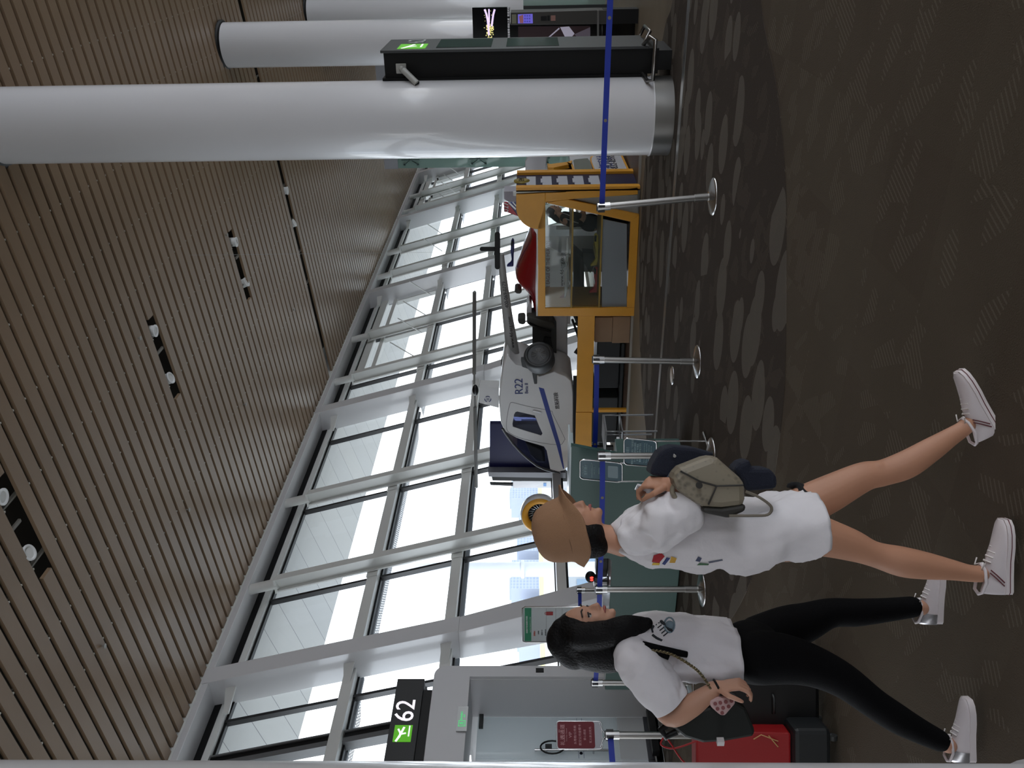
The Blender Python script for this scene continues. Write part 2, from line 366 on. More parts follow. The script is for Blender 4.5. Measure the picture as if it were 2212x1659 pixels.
# lighter sloping I-beams between them
IM = [15.99, 19.5, 26.6, 30.0, 36.4, 39.5, 45.8, 48.6, 55.8, 59]
wh = ['first', 'second', 'third', 'fourth', 'fifth', 'sixth', 'seventh', 'eighth', 'ninth', 'tenth']
for k, X in enumerate(IM):
    r = root('sloping_mullion', 'slim white sloping I-beam mullion, %s one going away from gate 62' % wh[k], 'mullion', FP(X-.07, .0, .2), 'slim sloping mullions of the glazed wall')
    m = MB(); fbox(m, X-.2, X, 0, 8.1, 0, .04); fbox(m, X-.2, X, 0, 8.1, .36, .40); fbox(m, X-.115, X-.085, 0, 8.1, .03, .37)
    m.build('beam', WHITE, r)
    c = MB(); c.cyl(FP(X-.1, 8.05, .2), FP(X-.1, 8.85, .2), .13*K, seg=14); fbox(c, X-.22, X+.02, 8.06, 8.12, -.02, .42); c.build('top_connector', WHITE, r)
    for z in (5.6, 3.48):
        c = MB(); fbox(c, X-.34, X+.14, z-.14, z+.14, .42, .46); c.build('cleat', WHITE, r)
# eave outside
b = MB(); b.add([(-8, CY+.75*K, CZ-.15), (58, CY+.75*K, CZ-.15), (58, 14.35, 6.35), (-8, 14.35, 6.3)], [(0, 1, 2, 3)])
b.add([(-8, CY+.75*K, CZ+.6), (58, CY+.75*K, CZ+.6), (58, 14.35, 6.5), (-8, 14.35, 6.45)], [(0, 1, 2, 3)])
b.add([(-8, 14.35, 6.3), (58, 14.35, 6.35), (58, 14.35, 6.5), (-8, 14.35, 6.45)], [(0, 1, 2, 3)])
def eave_mat():
    m = mat('eave_panel', (190, 190, 187), .35); n = m.node_tree.nodes; l = m.node_tree.links; b = n['Principled BSDF']
    t = n.new('ShaderNodeTexCoord'); br = n.new('ShaderNodeTexBrick'); br.offset = 0; br.inputs['Scale'].default_value = 1
    br.inputs['Brick Width'].default_value = .85; br.inputs['Row Height'].default_value = 80; br.inputs['Mortar Size'].default_value = .008
    br.inputs['Color1'].default_value = lin((186, 186, 183)); br.inputs['Color2'].default_value = lin((180, 181, 180)); br.inputs['Mortar'].default_value = lin((105, 105, 108))
    l.new(t.outputs['Object'], br.inputs['Vector']); l.new(br.outputs['Color'], b.inputs['Base Color']); return m
b.build('trim_outside_eave', eave_mat(), kind='structure')
# ================================================================== OUTSIDE
MB().box(-400, 4600, 30, 1900, -7.6, -7.5).build('floor_apron', mat('apron_concrete', (152, 153, 151), .9, var=.04, vscale=.05), kind='structure')
MB().box(-60, 400, 9.95, 30, -7.6, -7.5).build('floor_apron_near', mat('apron_near', (150, 151, 149), .9), kind='structure')
b = MB(); b.box(-400, 4600, 620, 1150, -7.5, -7.3)
o = b.build('grass_strip', mat('dry_grass', (148, 148, 92), .95, var=.06, vscale=.05)); tag(o, 'pale yellow green grass strip across the airfield outside', 'grass'); o['kind'] = 'stuff'
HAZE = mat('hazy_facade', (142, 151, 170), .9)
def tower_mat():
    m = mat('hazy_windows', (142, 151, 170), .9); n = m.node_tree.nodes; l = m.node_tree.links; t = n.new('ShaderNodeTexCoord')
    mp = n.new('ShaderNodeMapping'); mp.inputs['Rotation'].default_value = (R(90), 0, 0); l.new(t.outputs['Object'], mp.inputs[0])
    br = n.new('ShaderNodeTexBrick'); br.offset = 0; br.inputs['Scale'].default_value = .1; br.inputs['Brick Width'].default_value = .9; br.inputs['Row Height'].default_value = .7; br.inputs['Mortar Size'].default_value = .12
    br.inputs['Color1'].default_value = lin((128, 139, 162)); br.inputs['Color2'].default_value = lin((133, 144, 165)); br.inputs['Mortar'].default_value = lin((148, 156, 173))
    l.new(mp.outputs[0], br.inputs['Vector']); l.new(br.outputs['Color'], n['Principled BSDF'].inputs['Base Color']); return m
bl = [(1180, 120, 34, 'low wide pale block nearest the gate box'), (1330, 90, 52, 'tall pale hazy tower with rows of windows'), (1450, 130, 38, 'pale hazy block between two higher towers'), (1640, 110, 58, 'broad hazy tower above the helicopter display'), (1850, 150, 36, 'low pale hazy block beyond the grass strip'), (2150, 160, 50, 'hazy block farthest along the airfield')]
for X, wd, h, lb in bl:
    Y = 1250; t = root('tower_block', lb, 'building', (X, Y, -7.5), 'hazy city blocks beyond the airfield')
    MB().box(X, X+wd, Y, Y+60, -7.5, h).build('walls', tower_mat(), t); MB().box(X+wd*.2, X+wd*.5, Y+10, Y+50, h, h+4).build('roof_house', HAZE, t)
# sun-shade blades outside the glass, perforated sheet
def perf():
    m = mat('perforated_sheet', (150, 152, 156), .5); n = m.node_tree.nodes; l = m.node_tree.links; b = n['Principled BSDF']
    t = n.new('ShaderNodeTexCoord'); v = n.new('ShaderNodeTexVoronoi'); v.inputs['Scale'].default_value = 16; v.inputs['Randomness'].default_value = 0
    g = n.new('ShaderNodeMath'); g.operation = 'GREATER_THAN'; g.inputs[1].default_value = .33
    l.new(t.outputs['Object'], v.inputs['Vector']); l.new(v.outputs['Distance'], g.inputs[0]); l.new(g.outputs[0], b.inputs['Alpha']); return m
PERF = perf()
for k, z in enumerate((5.45, 3.30)):
    for a, c in ((-5, 13.0), (13.4, 24.2), (24.6, 34.1), (34.5, 44.4), (44.8, 60)):
        t = root('sunshade_blade', 'perforated grey sunshade outside the glass, %s row, %s' % (('upper', 'lower')[k], {-5: 'nearest gate 62', 13.4: 'behind the helicopter', 24.6: 'behind the tail boom', 34.5: 'behind the red fin', 44.8: 'by the glass pavilion'}.get(a, '')), 'sunshade', FP(a, z, 1.0), 'sunshade blades outside the glass')
        m = MB(); p = [FP(a, z, 1.0), FP(a+.5, z, 1.75), FP(c-.5, z, 1.75), FP(c, z, 1.0)]
        m.prism(p, (0, 0, .004)); m.build('blade', PERF, t)
        m = MB(); m.box(a*K, c*K, p[0].y-.01, p[0].y+.06, p[0].z-.05, p[0].z+.05); m.build('rail', mat('mid_grey_metal', (98, 100, 104), .5), t)
# parked boarding bridge seen low through the glass
t = root('boarding_bridge', 'pale boarding bridge with blue glass panels outside the window', 'boarding bridge', (16, 24, -7.5))
MB().box(12, 34, 24, 27, -2.5, .6).build('tunnel', mat('bridge_white', (150, 156, 162), .6), t)
m = MB()
for i in range(14): m.box(12.4+i*1.55, 13.6+i*1.55, 23.9, 24, -1.6, -.1)
m.build('window_strip', mat('bridge_glass', (96, 122, 146), .2), t)
for x in (18, 30): MB().cyl((x, 25.5, -7.5), (x, 25.5, -2.5), .35).build('support_leg', WHITE, t)
t = root('light_mast', 'slim pale grey light mast standing outside the window', 'mast', (18.9, 17, -7.5))
MB().cyl((18.9, 17, -7.5), (18.9, 17, 14), .24, .18, 20).build('pole', mat('mast_grey', (200, 204, 212), .6), t)
m = MB(); m.lathe((18.9, 17, 1.9), [(.26, 0), (.27, .05), (.26, .1)], 20); m.build('joint_ring', mat('mast_grey', (0, 0, 0)), t)

# ================================================================== ROUND COLUMNS
def round_col(x, y, r, lab, base=True):
    t = root('round_column', lab, 'column', (x, y, 0), 'round white columns of the hall'); h = cz(y)
    m = MB(); m.lathe((x, y, 0), [(r+.012, .22), (r+.012, .235), (r, .24), (r, 2.9), (r, h-.05)], 64); m.build('shaft', WHITE2, t)
    m = MB(); m.lathe((x, y, 0), [(r+.004, .0), (r+.004, .22)], 64); m.build('steel_skirt', STEEL, t)
    m = MB(); m.lathe((x, y, 0), [(r+.004, h-.05), (r+.05, h-.02), (r+.05, h+.02)], 48); m.build('ceiling_collar', BLACK, t)
round_col(10.14, 2.19, .44, 'nearest big round white column with a steel skirt beside the dark totem')
round_col(24.548*K, 3.242*K, .44, 'middle round white column rising behind the dark totem')
round_col(34.38*K, 3.487*K, .44, 'farthest round white column at the right, partly behind another')
p = CAM + FWD*2.2 - RGT*(2.2*821/F_PX+.475); round_col(p.x, p.y, .44, 'close white column edge along the bottom border of the photo')

# ceiling spotlights in their slots
for X, ys in ((10.07, (7.62, 8.70)), (15.95, (7.72, 8.85)), (21.55, (7.8, 8.95)), (26.88, (8.0, 9.08))):
    for j, Y in enumerate(ys):
        x, y = X*K, Y*K; z = cz(y)
        t = root('ceiling_spotlight', 'white cylinder spotlight, ceiling slot %s, %s' % ({10.07: 'nearest the camera', 15.95: 'second from the camera', 21.55: 'third from the camera', 26.88: 'that runs full width'}[X], ('inner lamp', 'lamp towards windows')[j]), 'spotlight', (x, y, z), 'spotlights in the ceiling slots')
        a = Vector((x, y+.10*(1 if j else 0), z+.24)); c = Vector((x+.01, y, z+.0)); n = (c-a).normalized()
        m = MB(); m.lathe(a, [(.085, 0), (.09, .02), (.09, .24)], 24, axis=n); m.build('barrel', mat('lamp_white', (225, 225, 222), .35), t)
        m = MB(); m.lathe(a+n*.235, [(.088, 0), (.1, .005), (.1, .02), (.075, .022), (.06, -.03)], 24, axis=n, cap=False); m.build('rim', mat('lamp_rim', (235, 235, 235), .3), t)
        m = MB(); m.lathe(a+n*.21, [(.06, 0), (.06, .004)], 20, axis=n); m.build('lens', mat('lamp_lens', (120, 122, 122), .15), t)
for X in (10.07, 15.95, 21.55):
    x = X*K; y = 8.2*K
    b = MB(); b.hexa([(x-.14, y-.02, cz(y)+.03), (x+.14, y-.02, cz(y)+.03), (x+.14, y+.02, cz(y)+.03), (x-.14, y+.02, cz(y)+.03), (x-.14, y-.02, cz(y)+.06), (x+.14, y-.02, cz(y)+.06), (x+.14, y+.02, cz(y)+.06), (x-.14, y+.02, cz(y)+.06)])
    b.build('trim_slot_bar', mat('carrier_grey', (0, 0, 0)), kind='structure')
# sprinkler heads
for k, (X, Y) in enumerate(((14.71, 11.49), (19.07, 11.4), (15.22, 7.52), (21, 7.4), (24.6, 11.2), (10.6, 11.3), (19, 3.6))):
    x, y = X*K, Y*K; z = cz(y)
    m = MB(); m.cyl((x, y, z-.03), (x, y, z+.3), .012, seg=8); m.lathe((x, y, z-.045), [(.035, 0), (.035, .006)], 12)
    tag(m.build('sprinkler', mat('sprinkler_grey', (150, 146, 138), .4, .5)), 'tiny ceiling sprinkler head ' + ('between the first and second spotlight slots, near the windows', 'between the second and third slots, near the windows', 'right beside the second spotlight slot', 'right beside the third spotlight slot', 'past the third slot, close to the head beam', 'nearest the camera beside the head beam', 'near the big round column')[k], 'sprinkler', 'sprinkler heads on the ceiling')

# ================================================================== GATE 62 PORTAL
PW = mat('portal_white', (196, 196, 198), .45)
YF, YD = 9.25, 10.06; XR = 8.32; XO = 8.13; XL = 4.2
t = root('gate_portal', 'big white rounded gate 62 portal box around the glass doors', 'portal', (6.3, YF, 0))
m = MB(); out = [(XR, YF, 0)] + [Vector((XR-.16, YF, 3.0-.16))+Vector((.16*math.cos(R(a)), 0, .16*math.sin(R(a)))) for a in range(0, 91, 10)] + [(XL, YF, 3.0), (XL, YF, 2.5), (XO, YF, 2.5), (XO, YF, 0)]
m.prism(out, (0, .06, 0)); m.build('front', PW, t, bevel=.006)
m = MB(); m.box(XR-.012, XR, YF+.05, 10.4, 0, 2.86); m.box(XL, XR-.15, YF+.05, 10.5, 2.985, 2.998); m.box(XL, XO, YF+.05, YD, 2.5, 2.53); m.box(XO-.01, XO+.02, YF+.05, YD, 0, 2.52); m.build('reveal', PW, t)
m = MB(); m.box(XO-.0, XO+.03, YF+.02, YF+.03, 0, .01); pr = on_y(1166, 1448.5, YF); m.box(pr.x-.035, pr.x+.035, YF-.012, YF, pr.z-.055, pr.z+.055); m.build('black_switch', BLACK, t)
# vestibule behind the doors with an unseen glowing panel added to brighten it
b = MB(); b.box(XL, XO+.05, 12.2, 12.25, 0, 2.6); b.box(XL-.05, XL, YD, 12.2, 0, 2.6); b.box(XO, XO+.05, YD, 12.2, 0, 2.6); b.box(XL, XO, YD, 12.2, 2.55, 2.6); b.box(XL, XO, YF+.1, 12.2, -.06, .0)
b.build('wall_vestibule', mat('vestibule_white', (225, 226, 226), .6), kind='structure')
t = root('added_glow_panel', 'unseen white glow panel added to brighten the passage behind the gate doors', 'light', (6.5, 11.2, 2.5))
MB().box(4.8, 7.9, 10.6, 11.9, 2.53, 2.548).build('glow_sheet', mat('added_panel_glow', (245, 248, 255), .5, emit=.55), t)
GD = glass('door_glass', (225, 232, 234), alpha=.55, refl=.1)
xm = on_y(1300, 1643, YD).x
for k, (a, c) in enumerate(((xm+.006, XO-.02), (xm-1.15, xm-.006))):
    r = sroot('door_%d' % (k+1), ((a+c)/2, YD, 0))
    MB().box(a, c, YD-.006, YD+.006, .09, 2.42).build('glass_leaf', GD, r)
    m = MB(); m.box(a, c, YD-.02, YD+.02, 0, .09); m.build('bottom_rail', mat('rail_grey', (70, 72, 78), .4), r)
    m = MB(); m.box(a, c, YD-.0085, YD-.0065, .09, .46); m.build('frosted_band', mat('frost', (205, 208, 210), .7), r)
    hx = xm+(.11 if k == 0 else -.1)
    m = MB()
    for d in (0, .0):
        m.cyl((hx, YD-.07, .62), (hx, YD-.07, 1.62), .016, seg=12)
    m.cyl((hx, YD-.07, .82), (hx, YD, .82), .014, seg=10); m.cyl((hx, YD-.07, 1.46), (hx, YD, 1.46), .014, seg=10)
    m.build('pull_handle', CHROME, r)
    m = MB(); m.box(a+.02, c-.02, YD-.0095, YD-.0085, 1.02, 1.025); m.box(a+.02, c-.02, YD-.0095, YD-.0085, .95, .955)
    for q in range(5): m.lathe((a+.1+q*(c-a-.2)/4, YD-.0085, .987), [(.024, 0), (.024, .001), (.017, .0015), (.017, 0)], 14, axis=(0, -1, 0))
    m.build('safety_stripe', mat('stripe_navy', (40, 48, 78), .5), r)
m = MB(); m.tube([Vector((xm+.13+.1*math.cos(R(a)), YD-.10, 1.38+.16*math.sin(R(a)))) for a in range(0, 360, 20)], .012, 8, closed=True)
tag(m.build('cable_lock', BLACK), 'black loop lock hanging on the gate door handles', 'lock')
pb = on_y(1185, 1615, YD)
m = MB(); m.box(pb.x-.03, pb.x+.03, YD-.04, YD-.008, pb.z-.045, pb.z+.045); tag(m.build('door_bell_box', DGREY), 'small dark grey box fixed to the gate door glass', 'box')
m = MB(); m.box(7.2, 7.9, YF+.3, YF+.42, .0, .09); tag(m.build('door_stop', BLACK), 'black low door stop on the floor inside the portal', 'door stop')
MB().box(XL, XO+.6, YF+.0, YF+.05, 0, .012).build('trim_threshold', CHROME, kind='structure')
# door closer
a = on_y(1030, 1560, YD)
m = MB(); m.box(a.x-.12, a.x+.1, YD-.06, YD-.01, 2.34, 2.40); tag(m.build('door_closer', DGREY), 'grey door closer at the top of the gate door', 'door closer')
# emergency exit plate
t = root('exit_sign', 'small clear plate with green running man above the gate doors', 'sign', (0, YF, 0)); ORG[t] = Vector((0, YF, 0))
A, B = on_y(985, 1580, YF-.02), on_y(1012, 1527, YF-.02)
m = MB(); m.box(A.x, B.x, YF-.03, YF-.018, B.z, A.z); m.build('plate', mat('sign_plate', (176, 178, 178), .2), t)
GRN = mat('exit_green', (70, 225, 130), .5, emit=.2)
cx, cz0 = A.x+.30*(B.x-A.x), (A.z+B.z)/2; hh = (A.z-B.z)*.33; y0 = YF-.031
m = MB()
for x0, x1, z0, z1 in ((-1, 1, .86, 1), (-1, 1, -1, -.86), (-1, -.86, -1, 1), (.86, 1, -1, 1)): m.box(cx+x0*hh, cx+x1*hh, y0-.002, y0, cz0+z0*hh, cz0+z1*hh)
def man(pp, w_=.13):
    for p, q in zip(pp[:-1], pp[1:]): m.tube([Vector((cx+p[0]*hh, y0-.001, cz0+p[1]*hh)), Vector((cx+q[0]*hh, y0-.001, cz0+q[1]*hh))], hh*w_*.6, 6)
man([(-.5, -.6), (-.15, -.3), (.05, -.1), (.1, .35)]); man([(.05, -.1), (.35, -.3), (.3, -.7)]); man([(-.4, .0), (-.2, .3), (.1, .35), (.45, .1)]); m.ball((cx+.2*hh, y0, cz0+.6*hh), hh*.15, 10, 6)
m.build('running_man', GRN, t)
text('安全出口', (cx+hh*2.6, y0-.001, cz0+hh*.2), (1, 0, 0), (0, 0, 1), hh*.75, GRN, t); text('EXIT', (cx+hh*2.6, y0-.001, cz0-hh*.6), (1, 0, 0), (0, 0, 1), hh*.5, GRN, t)
# hanging gate number sign
YS = 9.2
t = root('gate_number_sign', 'black box sign reading 62 with a green plane symbol', 'sign', (7, YS, 3.3))
m = MB(); m.box(5.2, 8.046, YS, YS+.22, 3.115, 3.485); m.build('box', mat('sign_black', (22, 23, 25), .5), t, bevel=.004)
SW = mat('sign_white', (238, 232, 240), .5, emit=.28)
text('62', (on_y(870, 1535, YS).x, YS-.003, 3.305), (1, 0, 0), (0, 0, 1), .36, SW, t, 'number', ext=.003)
A, B = on_y(850, 1603, YS), on_y(890, 1567, YS)
m = MB(); m.box(A.x, B.x, YS-.006, YS, 3.185, 3.415); m.build('green_square', mat('sign_green', (96, 190, 30), .5, emit=.12), t)
def stroke(b, pts, wd, y):  # flat strokes on a Y plane
    for p, q in zip(pts[:-1], pts[1:]):
        p = Vector(p); q = Vector(q); d = (q-p).normalized()*wd/2; n = Vector((-d.y, d.x)); b.prism([Vector((v.x, y, v.y)) for v in (p-d+n, p-d-n, q+d-n, q+d+n)], (0, -.003, 0))
b = MB(); ax = A.x; s_ = B.x-A.x
stroke(b, [(ax+.06*s_, 3.37), (ax+.3*s_, 3.34), (ax+.82*s_, 3.295)], .028, YS-.007); stroke(b, [(ax+.45*s_, 3.33), (ax+.5*s_, 3.27)], .022, YS-.007); stroke(b, [(ax+.5*s_, 3.33), (ax+.72*s_, 3.36)], .024, YS-.007); stroke(b, [(ax+.35*s_, 3.222), (ax+.92*s_, 3.222)], .018, YS-.007)
b.build('plane_symbol', SW, t)
m = MB(); m.box(5.3, 7.9, YS+.05, YS+.2, 3.0, 3.115); m.build('mounting', BLACK, t)
t = root('equipment_rail', 'dark metal rail with a black box between gate sign and portal', 'rail', (6.5, 10.2, 3.0))
m = MB(); m.box(4.2, 8.9, 10.35, 10.5, 3.25, 3.4); m.box(4.2, 8.7, 10.35, 10.45, 3.5, 3.54); m.build('rails', DGREY, t)

# ================================================================== BELT POSTS
BELT = mat('belt_blue', (14, 44, 150), .6, bump=.2, bscale=900); BTOP = mat('cap_black', (12, 12, 13), .5)
def post(x, y, lab, lean=(0, 0), shade=0, h=1.02):
    t = root('belt_post', lab, 'barrier post', (x, y, 0), 'chrome belt barrier posts')
    m = MB(); m.lathe((x, y, 0), [(.165, 0), (.168, .006), (.15, .018), (.08, .035), (.045, .045)], 40); m.build('base', CHROME, t)
    top = Vector((x+lean[0], y+lean[1], h)); bt = Vector((x, y, .04)); d = (top-bt)
    m = MB(); m.cyl(bt, bt+d*.13, .034, seg=24); m.cyl(bt+d*.13, bt+d*.89, .029, seg=24); m.build('pole', STEEL, t)
    m = MB(); m.cyl(bt+d*.885, top, .036, seg=24); m.build('head', CHROME, t)
    m = MB(); m.cyl(top, top+Vector((0, 0, .006)), .037, seg=20)
    for a in range(4):
        v = Vector((math.cos(R(a*90+30)), math.sin(R(a*90+30)), 0))*.036; c = top-Vector((0, 0, .035))+v
        m.box(c.x-.009, c.x+.009, c.y-.009, c.y+.009, c.z-.03, c.z+.03)
    m.build('belt_clips', BTOP, t); return t, top
def belt(t, a, c, sag=.0, badges=()):
    a = Vector(a); c = Vector(c); m = MB(); n = 10; hw = .024; L = []
    for i in range(n+1):
        s = i/n; p = a.lerp(c, s); p.z -= sag*4*s*(1-s); L.append(p)
    d = (c-a).normalized(); nn = Vector((-d.y, d.x, 0)).normalized()*.0012
    m.loft([[p+nn+Vector((0, 0, hw)), p+nn-Vector((0, 0, hw)), p-nn-Vector((0, 0, hw)), p-nn+Vector((0, 0, hw))] for p in L]); m.sm = [False]*len(m.sm)
    o = m.build('belt', BELT, t)
    m = MB(); m.box(a.x-.022, a.x+.022, a.y-.022, a.y+.022, a.z-.03, a.z+.03); m.box(c.x-.02, c.x+.02, c.y-.02, c.y+.02, c.z-.028, c.z+.028); m.build('belt_end', BTOP, t)
    if badges:
        m = MB()
        for s in badges: p = a.lerp(c, s); p.z -= sag*4*s*(1-s); q = (CAM-p); q.z = 0; q = nn.normalized()*(1 if nn.dot(q) > 0 else -1); m.lathe(p+q*.0015, [(.014, 0), (.014, .0015)], 16, axis=q)
        m.build('belt_badge', mat('badge_tan', (120, 110, 92), .5), o)
    return o
def fpt(x, y, dz=1.02): # point at height dz seen at a pixel
    return on_z(x, y, dz)
pa = on_z(1541, 425); tA, topA = post(pa.x, pa.y, 'chrome barrier post nearest the round column, slightly leaning', lean=(-.02, .075))
end = CAM+ray(1320, -260)*6.3; end.z = .965
belt(tA, topA-Vector((0, -.0, .04)), end, 0, (.30, .62))
pb = on_z(1507, 781); tB, topB = post(pb.x, pb.y, 'chrome barrier post in front of the helicopter display', lean=(0, -.03))
pe = on_z(1270, 1051, 1.02)+Vector((-.13, -.03, 0)); tE, topE = post(pe.x, pe.y, 'chrome barrier post before the right half of the green counter')
belt(tB, topB-Vector((0, 0, .04)), topE-Vector((0, 0, .04)), .01, (.62,))
pc = on_z(1292, 985, 1.02); tC, topC = post(pc.x, pc.y, 'chrome barrier post next to the teal notice boards')
pd = on_z(1517, 1273); tD, topD = post(pd.x, pd.y, 'chrome barrier post between the two walking women')
belt(tC, topC-Vector((0, 0, .04)), topD-Vector((0, 0, .04)), .008, (.3, .78))
pf = on_z(1278, 1475, 1.02); tF, topF = post(pf.x, pf.y, 'chrome barrier post in front of the gate portal edge')
belt(tD, topD-Vector((0, 0, .04)), topF-Vector((0, 0, .04)), .01)
pg = on_z(1246, 1275, 1.02); tG, topG = post(pg.x, pg.y, 'far chrome barrier post rising behind another post')
ge = CAM+ray(1262, 1378)*11.6; ge.z = .98; belt(tG, topG-Vector((0, 0, .04)), ge, .0)
pv = on_z(1308, 1588, 1.02); tV, topV = post(pv.x, pv.y, 'chrome barrier post carrying the red VIP sign')
belt(tV, topV-Vector((0, 0, .04)), topV+Vector((-2.0, .35, -.04)), 0)
# red VIP sign in a chrome wire frame, facing the camera
t = root('vip_sign', 'dark red VIP lane sign on top of a barrier post', 'sign', topV)
n = (CAM-topV); n.z = 0; n.normalize(); n = (n+Vector((.25, 0, 0))).normalized(); rt = Vector((-n.y, n.x, 0))
def L(u, v, d=0): return topV+rt*u+Vector((0, 0, v))+n*d
RED = mat('vip_red', (98, 18, 30), .5, spec=.25); 
def rrect(u0, u1, v0, v1, r, k=4):
    pts = []
    for cx_, cy_, a0 in ((u1-r, v1-r, 0), (u0+r, v1-r, 90), (u0+r, v0+r, 180), (u1-r, v0+r, 270)):
        for i in range(k+1): a = R(a0+90*i/k); pts.append((cx_+r*math.cos(a), cy_+r*math.sin(a)))
    return pts
m = MB(); m.prism([L(u, v) for u, v in rrect(-.105, .105, .09, .40, .02)], n*.006); m.build('red_panel', RED, t)
m = MB(); m.prism([L(u, v, -.001) for u, v in rrect(-.107, .107, .035, .405, .02)], n*.003); m.build('pale_footer', mat('pale_grey_print', (150, 150, 156), .4), t)
m = MB(); m.tube([L(u, v) for u, v in rrect(-.11, .11, .03, .408, .025)], .004, 6, closed=True); m.tube([L(-.1, .05), L(-.03, .02), L(0, -.01), L(.03, .02), L(.1, .05)], .005, 6); m.build('wire_frame', CHROME, t)
TX = mat('print_pink', (190, 140, 144), .6)
for s, v, z in (('礼遇通道', .355, .042), ('Courtesy Channel', .325, .014), ('VIP', .292, .034), ('头等舱/公务舱', .252, .024), ('航空公司金银卡', .212, .024), ('爱心通道', .172, .022), ('军人依法优先', .125, .022)): text(s, L(0, v, .007), rt, (0, 0, 1), z, TX, t)
text('厦航', L(.03, .385, .007), rt, (0, 0, 1), .012, TX, t)
# ================================================================== SHARED FOR THE EXHIBIT
YEL = mat('exhibit_yellow', (222, 158, 48), .38, var=.05, vscale=3); YELD = mat('exhibit_yellow_edge', (150, 122, 40), .4)
EWHITE = mat('gloss_white', (214, 214, 218), .22, coat=.5); NAVY = mat('navy_gloss', (16, 16, 66), .4, spec=.25)
def px(b, pts, X, th):
    return b.prism([on_x(x, y, X) for x, y in pts], (th, 0, 0))
def py(b, pts, Y, th):
    return b.prism([on_y(x, y, Y) for x, y in pts], (0, th, 0))
def arc2(cx_, cy_, r, a0, a1, n=8, ry=None):
    ry = r if ry is None else ry
    return [(cx_+r*math.cos(R(a0+(a1-a0)*i/n)), cy_+ry*math.sin(R(a0+(a1-a0)*i/n))) for i in range(n+1)]
# platform of the exhibit
b = MB(); b.prism([(12.35, 3.2, .004), (12.12, 9.1, .004), (16.5, 9.1, .004), (16.5, 3.2, .004)], (0, 0, .03)); b.build('floor_exhibit_platform', mat('platform_wood', (92, 70, 54), .45, var=.15, vscale=4), kind='structure')
b = MB(); b.prism([(12.33, 3.2, .004), (12.08, 9.1, .004), (12.12, 9.1, .004), (12.37, 3.2, .004)], (0, 0, .036)); b.build('trim_platform_edge', mat('pale_edge', (150, 146, 138), .4), kind='structure')

# ---------------------------------------------------------------- display cabinet
XC = 12.2
t = root('display_cabinet', 'yellow display cabinet with a slanted post and glass shelves', 'cabinet', (XC, 4.9, 0))
m = MB()
px(m, [(1115, 420), (1178, 417), (1178, 495), (1162, 495)] + arc2(1162, 448, 47, 90, 180, 10), XC, .06); px(m, [(1178, 417), (1225, 415), (1226, 431), (1178, 437)], XC, .06)
px(m, [(1162, 490), (1178, 436), (1178, 683), (1162, 683)], XC, .06)
px(m, [(1176, 666), (1371, 664), (1371, 683), (1176, 683)], XC, .06)
px(m, [(1354, 664), (1362, 477), (1381, 464), (1371, 664)], XC, .06)
px(m, [(1226, 431), (1381, 464), (1362, 479), (1178, 438)], XC, .06)
px(m, [(1222, 414), (1378, 404), (1378, 420), (1226, 431)], XC, .06)
m.build('front_frame', YEL, t, bevel=.006)
m = MB(); XD = 13.0
px(m, [(1226, 431), (1381, 466), (1379, 470), (1226, 436)], XC+.06, XD-XC); px(m, [(1232, 428), (1377, 421), (1379, 463)], XC+.05, .02)
m.build('side_gusset', mat('gusset_grey', (158, 162, 160), .5), t)
A = on_x(1176, 666, XC); B = on_x(1366, 664, XC)
m = MB(); m.box(XC+.06, XD, A.y-.02, A.y+.0, B.z, A.z); m.build('carcass', mat('cabinet_tan', (176, 132, 72), .4), t)
S1, S2, S3 = on_x(1236, 550, XC).z, on_x(1298, 550, XC).z, on_x(1366, 550, XC).z
yr = lambda z: 4.02+(1.42-z)*(-.0)+.0
for z, p in ((S1, 457), (S2, 470)):
    m = MB(); y0 = on_x(1236 if z == S1 else 1298, p-6, XC).y; m.box(XC+.005, XD-.02, y0, A.y, z-.012, z+.012); m.build('shelf', YELD, t)
m = MB(); px(m, [(1300, 473), (1354, 484), (1354, 664), (1300, 666)], XC+.03, .02); m.build('lower_panel', mat('panel_grey', (128, 134, 138), .5), t)
m = MB(); px(m, [(1178, 440), (1298, 470), (1298, 666), (1178, 666)], XC+.02, .003); m.build('glass_front', glass('cabinet_glass', (240, 245, 243), alpha=.02, refl=.05), t)
# badge strip on the cabinet's narrow side (it runs away from the camera)
ys = on_x(1300, 412, XC).y
m = MB(); z0, z1 = .02, on_x(1115, 418, XC).z
m.box(XC, XD+.1, ys-.02, ys+.0, z0, z1); m.build('side_board', mat('strip_navy', (30, 26, 58), .4), t)
m = MB(); m.box(XC, XC+.13, ys-.06, ys-.0, z0, z1); m.box(XD, XD+.14, ys-.06, ys, z0, z1); m.build('side_rails', YEL, t)
for k in range(5):
    z = z1-.22-k*.24
    m = MB(); m.box(XC+.2, XD-.12, ys-.032, ys-.02, z-.07, z+.07); m.box(XC+.34, XD-.25, ys-.034, ys-.02, z+.05, z+.095); m.build('photo_badge', mat('badge_white', (190, 192, 200), .4), t)
m = MB(); m.lathe((XC+.45, ys-.02, z1-.08), [(.12, 0), (.12, .02), (.09, .02), (.09, .03)], 24, axis=(0, -1, 0)); o = m.build('round_emblem', mat('emblem_gold', (150, 132, 60), .4), t)
text('EM', (XC+.45, ys-.052, z1-.08), (1, 0, 0), (0, 0, 1), .12, BLACK, t)
